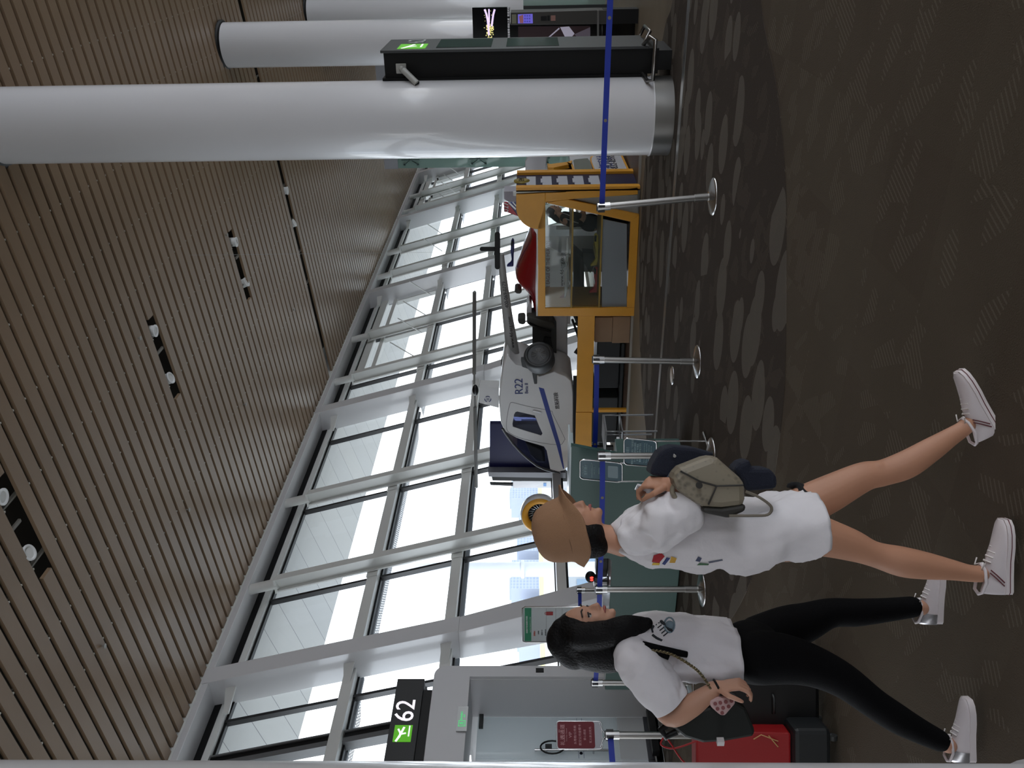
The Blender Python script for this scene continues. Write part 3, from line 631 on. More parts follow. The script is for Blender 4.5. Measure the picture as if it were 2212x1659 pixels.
# things on the shelves
def toy_plane(nm, lab, col, pts, X, th, canopy=None):
    t = root(nm, lab, 'toy plane', tuple(on_x(pts[0][0], pts[0][1], X)), 'foam toy gliders')
    m = MB(); px(m, pts, X, th); o = m.build('fuselage', mat(nm+col[0], col[1], .35), t, bevel=.012)
    c = [sum(p[0] for p in pts)/len(pts), sum(p[1] for p in pts)/len(pts)]; a = on_x(c[0], c[1], X)
    m = MB(); m.prism([a+Vector((-.22, -.05, 0)), a+Vector((-.22, .03, 0)), a+Vector((.26, .06, .0)), a+Vector((.26, -.06, 0))], (0, 0, .012)); m.build('wing', mat(nm+col[0], (0, 0, 0)), t, bevel=.003)
    if canopy: m = MB(); px(m, canopy, X-.006, th+.012); m.build('canopy', BLACK, t, bevel=.004)
    return t
def tr(pts, ox, oy, s): return [(ox+x/s, oy+y/s) for x, y in pts]
c4 = lambda P: tr(P, 1080, 480, 6.9125)
toy_plane('toy_glider', 'yellow foam toy glider lying on the cabinet lower shelf', ('yel', (215, 190, 70)), c4([(1440, 165), (1410, 190), (1408, 300), (1440, 520), (1400, 585), (1350, 640), (1352, 665), (1450, 645), (1478, 500), (1470, 200)]), XC+.4, .06, c4([(1425, 195), (1412, 215), (1412, 290), (1440, 292), (1445, 200)]))
toy_plane('toy_glider', 'red foam toy glider lying on the cabinet lower shelf', ('red', (225, 60, 66)), c4([(1440, 670), (1420, 690), (1405, 780), (1400, 980), (1340, 1030), (1330, 1060), (1460, 1050), (1480, 800), (1470, 690)]), XC+.4, .06, c4([(1428, 690), (1412, 705), (1410, 775), (1430, 778), (1440, 700)]))
t = root('model_aircraft_banner', 'white airliner model board with airline lettering behind the cabinet glass', 'display board', (13.4, 5.0, 0))
m = MB(); px(m, [(1168, 520), (1168, 700), (1232, 700), (1232, 560)], 13.5, .02); m.build('board', mat('banner_white', (222, 222, 226), .5), t)
MB().box(13.55, 13.6, 4.7, 4.75, .04, 1.2).build('stand_leg', WHITE, t)
def tx_at(s, x, y, X, size, m, par, right=(0, -1, 0), up=(0, 0, 1), **kw):
    return text(s, on_x(x, y, X), right, up, size, m, par, **kw)
MAROON = mat('print_maroon', (110, 40, 42), .6); PBLK = mat('print_black', (30, 30, 34), .6); PNAV = mat('print_navy', (24, 42, 106), .5)
tx_at('THE EAGLE OF THE HEAVEN', 1184, 577, 13.49, .092, MAROON, t, sx=.80)
tx_at('www.4d-acg.com', 1214, 582, 13.49, .088, PBLK, t)
# yellow/black floor display boxes and blocks seen through the cabinet
t = root('instrument_block', 'black angular instrument block behind the cabinet shelves', 'equipment', (13.4, 5.0, 0))
m = MB(); px(m, [(1240, 540), (1262, 560), (1262, 640), (1298, 640), (1298, 655), (1238, 655)], 13.15, .3); m.build('body', mat('deep_black', (14, 20, 22), .5), t)
m = MB(); px(m, [(1259, 546), (1285, 548), (1290, 560), (1275, 590), (1260, 566)], 13.0, .2); m.build('grey_block', mat('block_grey', (60, 66, 70), .5), t)
# two model planes on the middle shelf: slim winglets on chrome stands
for (x, y, cc, lb) in ((1219, 612, (150, 60, 62), 'white model airliner with a red tail on the upper shelf'), (1222, 545, (170, 170, 176), 'white model airliner on the upper shelf beside the shop assistant')):
    t = root('model_airliner', lb, 'model plane', tuple(on_x(x+14, y, XC+.35)), 'model airliners in the cabinet')
    p = on_x(x+4, y, XC+.35)
    m = MB(); m.loft([[p+Vector((0, u, w*1.0))+Vector((r*math.cos(a), 0, r*math.sin(a))) for a in [2*math.pi*i/10 for i in range(10)]] for u, w, r in ((-.24, 0, .004), (-.2, 0, .02), (-.1, 0, .028), (.1, 0, .028), (.2, .01, .015), (.25, .02, .004))]); m.build('fuselage', EWHITE, t)
    m = MB(); m.prism([p+Vector(v) for v in ((0, -.06, 0), (0, .03, 0), (.24, .13, .02), (.24, .09, .02))], (0, 0, .006)); m.prism([p+Vector(v) for v in ((0, -.06, 0), (0, .03, 0), (-.24, .13, .02), (-.24, .09, .02))], (0, 0, .006)); m.build('wings', EWHITE, t)
    m = MB(); m.prism([p+Vector(v) for v in ((0, .17, .02), (0, .24, .02), (0, .27, .10), (0, .24, .10))], (.006, 0, 0)); m.build('tail_fin', mat('tail%d' % cc[0], cc, .4), t)
    m = MB(); m.tube([Vector((p.x, p.y, S1+.012)), p+Vector((0, -.01, -.02))], .005); m.lathe((p.x, p.y, S1+.013), [(.05, 0), (.05, .008)], 16); m.build('stand', CHROME, t)

# ---------------------------------------------------------------- yellow barrier beam with its post
t = root('yellow_barrier_beam', 'long yellow box beam on a thin post below the helicopter', 'barrier', (XC, 6.8, 0))
m = MB(); px(m, [(1249, 683), (1285, 683), (1279.5, 890), (1245, 890)], XC, .10); px(m, [(1244.5, 891), (1279, 891), (1277.5, 975), (1243, 975)], XC+.002, .10); m.build('beam', YEL, t, bevel=.004)
m = MB(); p = on_x(1330, 889, XC); m.box(XC+.02, XC+.08, p.y-.028, p.y+.028, .03, .62); p = on_x(1330, 1060, XC); m.box(XC+.02, XC+.08, p.y-.028, p.y+.028, .03, .62); m.build('post', YEL, t)
a = on_x(1262, 960, XC); m = MB(); m.box(XC, XC+.1, a.y, a.y+1.6, on_x(1278, 960, XC).z, on_x(1243, 960, XC).z); m.build('beam_end', YEL, t)
# cardboard boxes under the beam
CB = mat('cardboard', (150, 122, 96), .8, var=.05)
for k, (z0, z1, lb) in enumerate(((.035, .315, 'lower brown cardboard box under the yellow beam'), (.32, .60, 'upper brown cardboard box under the yellow beam'))):
    a = on_x(1340, 741, XC+.15); b2 = on_x(1340, 684, XC+.15)
    m = MB(); m.box(XC+.15, XC+.6, b2.y+.01*k, a.y-.02*k, z0, z1); t = tag(m.build('cardboard_box', CB, None, bevel=.004), lb, 'box', 'cardboard boxes under the beam')
    ORG[t] = Vector((0, 0, 0)); MB().box(XC+.148, XC+.6, (a.y+b2.y)/2-.03, (a.y+b2.y)/2+.03, z1, z1+.001).build('tape', mat('tape_tan', (160, 136, 104), .4), t)
# motion base: black boxes behind the beam
t = root('motion_base', 'black motion platform machinery behind the yellow beam', 'machine', (13.1, 7.2, .03))
m = MB(); m.box(12.75, 13.4, 6.35, 7.35, .12, .52); m.box(12.7, 13.6, 7.5, 8.45, .12, .62); m.box(12.8, 13.6, 6.5, 8.4, .035, .12); m.build('housing', mat('machine_black', (24, 28, 30), .4), t, bevel=.02)
m = MB()
for a, c in (((12.9, 6.5, .5), (13.2, 6.3, .86)), ((13.5, 6.5, .5), (13.2, 6.9, .86)), ((12.9, 7.9, .6), (13.1, 7.5, .88)), ((13.7, 8.1, .6), (13.3, 8.4, .88)), ((12.9, 6.1, .86), (13.4, 6.5, .62)), ((12.8, 6.6, .62), (12.9, 5.9, .95))): m.tube([a, c], .035, 10)
m.build('actuators', mat('machine_black', (0, 0, 0)), t)
m = MB(); m.tube(smooth([(12.7, 6.0, .95), (12.65, 6.5, .80), (12.6, 7.1, .78), (12.65, 7.5, .88)], 6), .02, 8); m.build('hose', BLACK, t)

# ---------------------------------------------------------------- helicopter simulator
XH, HW = 13.0, .44
c2 = lambda P: tr(P, 1000, 820, 6.382)
heli = root('helicopter', 'white helicopter simulator with a blue stripe on its cabin', 'helicopter', (XH, 7.2, .9))
XS = XH-HW
prof = [(1095, 764), (1086, 790), (1079, 844), (1077.6, 872), (1081, 914), (1086, 926), (1092, 936), (1107, 957), (1125, 977), (1143, 993), (1160, 1006), (1178, 1014), (1195, 1019), (1208, 1021), (1220, 1018), (1230, 1008), (1237, 998), (1240, 985), (1240, 853), (1236, 822), (1224, 811), (1198, 802), (1165, 812), (1150, 800), (1140, 794), (1126, 789), (1112, 785), (1102, 775)]
c2w = c2([(750, 440), (990, 495), (1010, 540), (1050, 640), (1098, 745), (1078, 772), (880, 712), (690, 652), (683, 612), (705, 480), (725, 448)])
win = c2w
ws = [(1088, 938), (1104, 958), (1123, 979), (1141, 995), (1158, 1008), (1176, 1016), (1188, 1018), (1189, 1012), (1182, 975), (1176, 966), (1135, 954), (1113, 946)]
HM = mat('heli_white', (208, 208, 208), .25, coat=.5)
W3 = lambda pts: [on_x(x, y, XS) for x, y in pts]
RIM = W3(prof); cyz = sum(RIM, Vector())/len(RIM)
def inset(P, f, dx): return [Vector((XH+dx, cyz.y+(p.y-cyz.y)*(1-(1-f)*.5), cyz.z+(p.z-cyz.z)*f)) for p in P]
skip = set(range(5, 13))           # outline runs left open for the windshield
m = MB(); rs_ = [inset(RIM, .955, -HW), inset(RIM, .985, -HW+.025), inset(RIM, 1, -HW+.08), inset(RIM, 1, HW-.08), inset(RIM, .985, HW-.025), inset(RIM, .955, HW)]; n_ = len(RIM)
for k in range(5):
    for i in range(n_):
        if i in skip: continue
        m.add([rs_[k][i], rs_[k][(i+1) % n_], rs_[k+1][(i+1) % n_], rs_[k+1][i]], [(0, 1, 2, 3)], True)
o = m.build('cabin_skin', HM, heli, weld=True); sd = o.modifiers.new('sol', 'SOLIDIFY'); sd.thickness = .02; sd.offset = -1
side_o = prof[:6] + [(1088, 932), (1113, 946), (1135, 954), (1160, 961), (1176, 966), (1182, 975), (1186, 995), (1190, 1016)] + prof[13:]
for nm, dx, sg in (('cabin_side', -HW, 1), ('cabin_side', HW-.02, -1)):
    P = inset(W3(side_o), .958, dx); m = MB(); m.prism(P, (.02, 0, 0)); o = m.build(nm, HM, heli)
    cb_ = MB(); cb_.prism([Vector((XH+dx-.1, p.y, p.z)) for p in W3(win)], (.3, 0, 0)); co = cb_.build('cut', BLACK)
    bm_ = o.modifiers.new('cut', 'BOOLEAN'); bm_.operation = 'DIFFERENCE'; bm_.object = co; bm_.solver = 'EXACT'
    bpy.context.view_layer.update(); me = bpy.data.meshes.new_from_object(o.evaluated_get(bpy.context.evaluated_depsgraph_get())); o.modifiers.clear(); o.data = me; bpy.data.objects.remove(co)
HG = glass('heli_glass', (120, 125, 150), alpha=.12, refl=.2)
m = MB(); m.prism([on_x(x, y, XS)+Vector((.015, 0, 0)) for x, y in win], (.004, 0, 0)); m.build('door_window', HG, heli)
m = MB(); ed = prof[5:14]; m.loft([[Vector((XH+xx*HW, p.y, p.z)) for p in [on_x(x, y, XS) for x, y in ed]] for xx in (-.9, 0, .9)], closed=False, cap=False); m.build('windshield', HG, heli)
m = MB(); m.tube([on_x(x, y, XS)+Vector((-.004, 0, 0)) for x, y in [(1085, 925)]+ed+[(1196, 1018)]], .022, 8); m.build('windshield_frame', mat('frame_grey', (70, 72, 76), .4), heli)
def decal(nm, pts, m_, d=.004, X=XS):
    b = MB(); b.prism([on_x(x, y, X)+Vector((-d, 0, 0)) for x, y in pts], (d+.01, 0, 0)); return b.build(nm, m_, heli)
decal('blue_stripe', c2([(1045, 105), (1117, 125), (1205, 430), (1345, 900), (1395, 1215), (1385, 1240), (1372, 1200), (1290, 900), (1140, 430)]), mat('stripe_blue', (16, 44, 128), .4))
dl = smooth(c2([(690, 315), (900, 370), (1205, 430), (1240, 480), (1395, 790), (1400, 830), (1370, 880), (1330, 898), (1130, 880), (840, 820), (640, 735), (600, 640), (615, 480), (650, 330), (690, 315)]), 3)
m = MB(); m.tube([on_x(x, y, XS)+Vector((-.001, 0, 0)) for x, y in dl], .0035, 5); m.build('door_seam', mat('seam_grey', (84, 84, 88), .5), heli)
decal('door_handle', c2([(965, 420), (1085, 445), (1080, 470), (965, 440)]), CHROME, .012)
tx_at('R22', 1121.5, 835, XS-.006, .20, PNAV, heli, name='marking', right=(0, -1, .02)); tx_at('Beta II', 1137.5, 839, XS-.006, .082, PNAV, heli, name='marking', right=(0, -1, .02)); tx_at('思拓科技', 1203, 866, XS-.006, .085, PBLK, heli, name='marking', right=(0, -1, .12), up=(0, .12, 1))
decal('skid_rail', [(1238, 812), (1246, 812), (1246, 1005), (1238, 1000)], BLACK, .02)
# mast, hub, blades
q = [on_x(x, y, XH) for x, y in ((1078, 830), (1078, 873), (1036, 862), (1036, 829))]
m = MB(); m.loft([[Vector((XH+sx*.13, p.y, p.z)) for p in q] for sx in (-1, 1)]); m.sm = [False]*len(m.sm); m.build('mast_fairing', mat('heli_white', (0, 0, 0)), heli, bevel=.01)
lc = on_x(1054.5, 854, XH); m = MB()
for a0 in (20, 140, 260): m.tube([lc+Vector((-.137, .055*math.cos(R(a)), .055*math.sin(R(a)))) for a in range(a0, a0+90, 10)], .006, 6)
m.tube([lc+Vector((-.137, -.012, -.025)), lc+Vector((-.137, -.012, .025))], .003, 4); m.tube([lc+Vector((-.137, .012, -.025)), lc+Vector((-.137, .012, .025))], .003, 4); m.tube([lc+Vector((-.137, -.012, 0)), lc+Vector((-.137, .012, 0))], .003, 4)
m.build('round_logo', PNAV, heli)
hb = on_x(1027, 843, XH); m = MB(); m.ball(hb, (.07, .11, .055), 20, 12); m.build('rotor_hub', mat('hub_black', (24, 24, 28), .25), heli)
for (x0, y0, x1, y1) in ((1024.5, 826, 1025, 630), (1026, 858, 1029, 1052)):
    a, c = on_x(x0, y0, XH), on_x(x1, y1, XH); d = (c-a); m = MB()
    m.tube([a-d*.02, a+d*.12], .018, 10)
    nn = Vector((1, 0, 0)); up = Vector((0, 0, 1)); rr = [[a+d*s+nn*u*wd+up*v*.032 for u, v in ((-1, 0), (-.3, 1), (.6, .5), (1, 0), (.6, -.5), (-.3, -1))] for s, wd in ((.1, .05), (.14, .07), (.98, .07), (1, .05))]
    m.loft(rr); m.sm = [False]*len(m.sm); m.build('rotor_blade', mat('blade_grey', (122, 122, 120), .3), heli)
# tail boom
st = [(1109, 776, .125), (1104, 735, .105), (1096, 680, .085), (1088, 610, .065), (1082, 548, .048)]
m = MB(); m.tube([on_x(x, y, XH) for x, y, r in st], [r for *_, r in st], 20); m.build('tail_boom', mat('boom_grey', (160, 160, 158), .3), heli)
d0, d1 = on_x(1090, 620, XH-.1), on_x(1103, 720, XH-.1); bd = (d0-d1).normalized()
tx_at('www.4d-acg.com', 1104, 718, XH-.14, .085, PBLK, heli, name='marking', right=bd, up=Vector((0, -bd.z, bd.y))*-1 if bd.y > 0 else Vector((0, bd.z, -bd.y))); tx_at('400-069-0779', 1092, 637, XH-.12, .085, PBLK, heli, name='marking', right=bd, up=Vector((0, bd.z, -bd.y)))
def capsule(b, x0, y0, x1, y1, wd, X, th):
    a = on_x(x0, y0, X); c = on_x(x1, y1, X); d = (c-a).normalized(); n = Vector((0, -d.z, d.y)); pts = []
    for i in range(9): t_ = R(-90+180*i/8); pts.append(c+d*math.cos(t_)*wd+n*math.sin(t_)*wd)
    for i in range(9): t_ = R(90+180*i/8); pts.append(a+d*math.cos(t_)*wd+n*math.sin(t_)*wd)
    b.prism(pts, (th, 0, 0))
m = MB(); capsule(m, 1074.5, 507, 1074.5, 577, .044, XH-.05, .03); m.build('tail_fin', BLACK, heli, bevel=.008)
m = MB(); capsule(m, 1041, 538.5, 1068, 538.5, .036, XH-.03, .03); m.build('tail_stabiliser', BLACK, heli, bevel=.008)
m = MB(); px(m, [(1070, 543), (1076, 540), (1077, 574), (1071, 571)], XH+.05, .02); m.build('tail_rotor_blade', BLACK, heli)
# cabin interior: dark seat and mount seen through the openings
m = MB(); px(m, [(1134, 955), (1172, 972), (1178, 1000), (1160, 1000), (1146, 985)], XH-.2, .4); m.build('cabin_seat', mat('seat_black', (30, 32, 34), .6), heli, bevel=.03)
m = MB(); px(m, [(1110, 889), (1128, 889), (1155, 897), (1157, 902), (1126, 901), (1110, 900)], XH-.1, .2); m.build('overhead_console', BLACK, heli)
m = MB(); px(m, [(1092, 764), (1090, 785), (1084, 800), (1082, 786), (1089, 768)], XH+.2, .2); m.build('far_pod', BLACK, heli)
# side motor drum hanging off the rear
t = root('engine_drum', 'dark grey round engine drum mounted at the helicopter rear', 'engine', tuple(on_x(1165, 780, XH-.5)))
m = MB(); c = on_x(1165, 772, XH-.55); ax = Vector((-.55, -.8, .12)).normalized()
m.lathe(c-ax*.18, [(.17, 0), (.235, .03), (.25, .06), (.25, .26), (.225, .30), (.20, .30), (.18, .28)], 36, axis=ax); m.build('drum', mat('drum_grey', (56, 59, 62), .45), t)
m = MB(); m.lathe(c+ax*.09, [(.18, 0), (.12, .012), (.02, .02)], 30, axis=ax); u = ax.orthogonal().normalized(); w2 = ax.cross(u)
m.build('end_cap', mat('drum_cap', (72, 75, 78), .35), t)
m = MB()
for k in range(9): a = R(k*40); dd = u*math.cos(a)+w2*math.sin(a); m.tube([c+ax*.115+dd*.05, c+ax*.108+dd*.12], .005, 5)
m.build('spokes', mat('spoke_pale', (140, 142, 142), .4), t)
m = MB(); px(m, [(1125, 778), (1128, 793), (1148, 800), (1154, 830), (1160, 830), (1160, 796), (1180, 790), (1180, 775)], XS-.02, .12); m.build('mount_bracket', mat('drum_grey', (0, 0, 0)), t, bevel=.01)

# ---------------------------------------------------------------- seat simulator behind the cabinet
t = root('cockpit_simulator', 'open cockpit simulator with a dark bucket seat and white base', 'simulator', (13.4, 6.2, .03))
XQ = 13.25
m = MB(); px(m, [(1150, 683), (1226, 683), (1226, 815), (1190, 815), (1176, 800), (1152, 700)], XQ+.22, .4); m.box(XQ+.3, XQ+.6, 5.98, 6.2, .035, 1.1); m.build('base', EWHITE, t, bevel=.02)
m = MB(); m.cyl(on_x(1134, 694, XQ+.08), on_x(1142, 694, XQ+.08), .012); m.build('headrest_stalk', STEEL, t)
m = MB(); px(m, [(1150, 700), (1199, 695), (1202, 700), (1202, 770), (1150, 770)], XQ, .1); m.build('cockpit_tub', mat('tub_dark', (48, 50, 50), .5), t, bevel=.01)
m = MB(); px(m, [(1138, 684), (1154, 685), (1172, 691), (1186, 695), (1198, 702), (1200, 712), (1192, 712), (1170, 708), (1148, 707), (1138, 700)], XQ-.12, .42); m.build('seat_back', mat('seat_grey', (74, 75, 72), .6), t, bevel=.035)
m = MB(); px(m, [(1118, 692), (1121, 689), (1132, 688), (1135, 691), (1135, 699), (1130, 702), (1121, 700)], XQ-.04, .26); m.build('headrest', mat('seat_grey', (0, 0, 0)), t, bevel=.03)
m = MB(); m.tube([on_x(x, y, XQ-.14) for x, y in ((1143, 698), (1165, 708), (1190, 716))], .02, 8); m.build('belt_strap', BLACK, t)
m = MB(); px(m, [(1176, 728), (1190, 730), (1194, 752), (1170, 750)], XQ-.02, .1); m.tube([on_x(1180, 742, XQ-.03), on_x(1160, 742, XQ-.03)], .012); m.build('controls', BLACK, t)
t = root('red_nose_cowl', 'big glossy red aircraft nose cowl with white trim behind the cabinet', 'aircraft nose', tuple(on_x(1158, 590, 13.4)))
red = c4([(490, 105), (540, 170), (528, 500), (530, 1020), (527, 1400), (500, 1410), (480, 1230), (430, 1120), (330, 1030), (262, 985), (222, 915), (222, 845), (262, 740), (300, 640), (345, 520), (400, 400), (450, 250)])
def cowl(pts, X, w_, f=.5):
    P = [on_x(x, y, X) for x, y in pts]; zb = min(p.z for p in P); m = MB()
    m.loft([[Vector((X+.5+w_*k, p.y, zb+(p.z-zb)*s)) for p in P] for k, s in ((-1, .0), (-.97, .45), (-.8, .78), (-.5, .94), (0, 1), (.5, .94), (.8, .78), (.97, .45), (1, 0))], cap=True); return m
cowl(red, 13.4, .55).build('cowl', mat('cowl_red', (150, 14, 24), .18, coat=.6), t)
m = MB(); px(m, c4([(505, 105), (565, 105), (565, 1400), (540, 1400), (530, 1000), (545, 520), (548, 180)]), 12.86, 1.1); m.build('white_trim', EWHITE, t)
m = MB(); px(m, c4([(1300, 0)]*0+[(440, 1180), (400, 1300), (395, 1420), (480, 1420), (475, 1240)]), 13.3, .5); m.build('rear_shell', EWHITE, t, bevel=.02)
m = MB(); px(m, c4([(270, 985), (225, 1000), (215, 1040), (245, 1072), (300, 1075), (325, 1050), (322, 1020)]), 13.75, .25); m.build('headrest', mat('seat_grey', (0, 0, 0)), t, bevel=.03)
MB().box(13.65, 14.2, 4.9, 5.55, .03, 1.5).build('plinth', EWHITE, t)
# red, white and navy tail fin with its number
c3 = lambda P: tr(P, 1080, 320, 6.9125)
t = root('tail_fin_model', 'red and navy aircraft tail fin numbered 027', 'aircraft tail', tuple(on_x(1118, 450, 13.2)))
m = MB(); px(m, c3([(60, 815), (115, 815), (270, 1015), (250, 1010), (60, 940)]), 13.2, .05); m.build('red_fin', mat('fin_red', (170, 22, 44), .3), t)
m = MB(); px(m, c3([(115, 815), (260, 815), (272, 1015), (240, 960)]), 13.2, .05); m.build('navy_fin', mat('fin_navy', (30, 44, 110), .3), t)
m = MB(); px(m, c3([(118, 815), (150, 815), (240, 900), (232, 925)]), 13.19, .05); px(m, c3([(185, 815), (205, 815), (240, 850), (240, 875)]), 13.19, .05); m.build('white_streaks', EWHITE, t)
tx_at('027', 1093.5, 448, 13.185, .11, EWHITE, t, name='number'); MB().box(13.2, 13.26, 4.0, 4.06, .03, 1.9).build('support', WHITE, t)
t = root('white_display_box', 'small light grey display box standing behind the yellow header', 'box', tuple(on_x(1114, 425, 13.6)))
m = MB(); px(m, c3([(60, 650), (62, 760), (130, 805), (300, 815), (300, 645)]), 13.6, .3); m.build('shell', mat('box_grey', (166, 164, 172), .5), t); MB().box(13.7, 13.8, 4.2, 4.3, .03, 1.8).build('support', WHITE, t)
# navy glider hanging in front of the glass
t = root('toy_glider', 'dark blue toy glider hanging above the red nose cowl', 'toy plane', tuple(on_x(1107, 560, 14)), 'foam toy gliders')
m = MB(); px(m, c4([(190, 245), (165, 290), (158, 400), (160, 455), (175, 560), (165, 600), (110, 640), (98, 672), (202, 668), (205, 500), (215, 380), (212, 280)]), 14, .08); m.build('fuselage', mat('glider_navy', (34, 44, 104), .3), t, bevel=.02)
m = MB(); px(m, c4([(188, 262), (168, 300), (163, 365), (182, 365), (200, 300)]), 13.99, .1); m.build('canopy', BLACK, t)
a = on_x(1107, 545, 14); m = MB(); m.cyl((a.x+.04, a.y, a.z), (a.x+.04, a.y, cz(a.y)), .002, seg=5); m.build('hanging_thread', mat('thread', (180, 180, 180), .5), t)

# ---------------------------------------------------------------- big dark screen and its stand left of the helicopter
t = root('projection_screen', 'big glossy navy screen panel behind the helicopter nose', 'screen', (13.9, 8.9, .03))
XN = 13.9
m = MB(); px(m, [(1058, 916), (1216, 916), (1222, 1022), (1058, 1020)], XN, .12); m.build('panel', NAVY, t, bevel=.004)
m = MB(); px(m, [(1054, 1020), (1222, 1021), (1222, 1033), (1056, 1030)], XN-.18, .35); m.build('grey_frame', mat('frame_mid', (112, 112, 118), .35), t, bevel=.004)
m = MB(); px(m, [(1062, 1030), (1222, 1032), (1230, 1040), (1064, 1038)], XN-.1, .3); px(m, [(1058, 1044), (1108, 1045), (1108, 1050), (1060, 1048)], XN, .05); m.build('back_box', BLACK, t)
for y in (8.3, 9.4): m = MB(); m.box(XN+.02, XN+.1, y-.04, y+.04, .03, 1.4); m.build('support_leg', BLACK, t)
t = root('white_cabinet', 'tall white cabinet edge standing left of the navy screen', 'cabinet', (13.9, 9.4, .03))
a, c = on_x(1108, 1039, XN), on_x(1222, 1054, XN); m = MB(); m.box(XN, XN+.3, a.y, c.y, .035, a.z); m.build('body', EWHITE, t, bevel=.006)
m = MB(); p = on_x(1177, 1047, XN-.004); m.box(XN-.006, XN, p.y-.04, p.y+.04, p.z-.03, p.z+.03); m.build('blue_label', mat('label_blue', (120, 165, 220), .5), t)
# engine fan ring
XE = 11.6
t = root('jet_engine_display', 'round yellow and white jet engine fan display', 'engine', tuple(on_x(1166, 1114, XE)))
c = on_x(1166, 1114, XE); ax = Vector((-1, -.35, 0)).normalized()
m = MB(); m.lathe(c-ax*.30, [(.30, 0), (.335, .10), (.335, .24), (.32, .29), (.30, .30)], 48, axis=ax, cap=False); m.build('nacelle', EWHITE, t)
m = MB(); m.lathe(c, [(.305, -.01), (.31, .012), (.285, .03), (.215, .012), (.20, -.08)], 48, axis=ax, cap=False); m.build('yellow_ring', YEL, t)
m = MB(); m.lathe(c-ax*.09, [(.205, 0), (.205, .01)], 40, axis=ax); m.build('fan_back', BLACK, t)
m = MB(); u = Vector((0, 0, 1)); w2 = ax.cross(u).normalized()
for k in range(22):
    a = 2*math.pi*k/22; d1 = u*math.cos(a)+w2*math.sin(a); d2 = u*math.cos(a+.22)+w2*math.sin(a+.22)
    m.prism([c-ax*.06+d1*.05, c-ax*.055+d1*.12+d2*.005, c-ax*.045+d2*.2, c-ax*.05+d2*.185, c-ax*.06+d1*.11, c-ax*.065+d1*.045], ax*.002)
m.build('fan_blades', mat('fan_silver', (205, 210, 212), .25, .6), t)
m = MB(); m.lathe(c-ax*.07, [(.055, 0), (.05, .03), (.02, .07), (.003, .085)], 20, axis=ax); m.build('spinner', DGREY, t)
m = MB(); m.box(c.x+.02, c.x+.3, c.y-.05, c.y+.05, .035, c.z-.3); m.box(c.x-.15, c.x+.35, c.y-.2, c.y+.2, .004, .035); m.build('pedestal', DGREY, t)

# ---------------------------------------------------------------- white counter with yellow swoosh beyond the cabinet (its side runs away from the camera)
YW = 3.72
t = root('ticket_counter', 'white counter with yellow curved trim and a phone number', 'counter', (14, YW, 0))
side = c3([(970, 515), (1000, 460), (1110, 425), (1140, 408), (1370, 395), (1405, 330), (1350, 200), (1345, 140), (1395, 90), (1500, 72), (1805, 48), (1990, 452), (1650, 480), (1400, 500)])
m = MB(); py(m, side, YW, .10); m.build('yellow_board', YEL, t)
side2 = c3([(1000, 512), (1008, 475), (1110, 440), (1150, 425), (1380, 415), (1425, 335), (1372, 205), (1365, 150), (1405, 108), (1500, 92), (1785, 75), (1955, 440), (1650, 465), (1400, 488)])
m = MB(); py(m, side2, YW-.008, .01); m.build('white_face', EWHITE, t)
m = MB(); py(m, c3([(1095, 180), (1130, 165), (1310, 150), (1340, 190), (1375, 300), (1378, 355), (1340, 385), (1140, 405)]), YW-.01, .02); m.build('display_window', mat('window_olive', (102, 106, 90), .15), t)
m = MB(); py(m, c3([(705, 228), (720, 290), (800, 290), (1000, 250), (1090, 240), (1140, 405), (1100, 412), (1065, 262), (1060, 240), (1080, 180), (1000, 205), (760, 235)]), YW-.01, .1); m.build('curved_rail', YEL, t)
m = MB(); m.box(13.5, 15.2, YW+.1, YW+.45, .035, .95); m.build('body', EWHITE, t)
kp = on_y(1325, 368, YW)
for s, x, y, z in (('惠拓科技', 1310, 352, .26), ('400-832-0592', 1326, 356, .17)):
    text(s, on_y(x, y, YW-.012), (1, 0, 0), (0, 0, 1), z, PNAV if z > .2 else PBLK, t, sx=1.25)
m = MB(); q = on_y(1326, 377, YW-.012); m.tube([q+Vector((.22*math.cos(R(a)), 0, .10*math.sin(R(a)))) for a in range(40, 330, 20)], .012, 6); m.build('round_logo', PNAV, t)
t = root('white_oval_panel', 'white rounded sign board standing above the ticket counter', 'sign', (16, 4.3, 0))
m = MB(); px(m, c3([(375, 200), (400, 140), (470, 90), (560, 70), (760, 70), (800, 95), (710, 130), (690, 250), (700, 300), (620, 420), (470, 455), (400, 440), (378, 380)]), 15.5, .06); m.build('panel', EWHITE, t, bevel=.02)
MB().box(15.56, 15.62, 4.35, 4.42, 0, 1.4).build('leg', WHITE, t)
t = root('counter_equipment', 'black printers and paper racks standing on the ticket counter', 'equipment', (14, YW+.3, .95))
m = MB(); py(m, c3([(640, 395), (700, 400), (770, 380), (860, 400), (960, 470), (960, 515), (880, 520), (760, 520), (640, 465)]), YW+.25, .3); py(m, c3([(985, 240), (1055, 240), (1070, 330), (985, 335), (930, 345), (870, 340), (860, 300), (900, 275), (980, 270)]), YW+.05, .12); m.build('printers', BLACK, t)
m = MB(); py(m, c3([(660, 370), (860, 315), (870, 345), (1080, 340), (1100, 410), (970, 430), (760, 400)]), YW+.4, .2); m.build('monitor', DGREY, t)
for k in range(4):
    m = MB(); a = on_y(1154+k*6.5, 397, YW+.6); m.prism([a, a+Vector((.14, 0, 0)), a+Vector((.10, 0, .24)), a+Vector((.05, 0, .24))], (0, .012, 0)); m.build('paper_fan', mat('paper_brown', (150, 130, 126), .6), t)

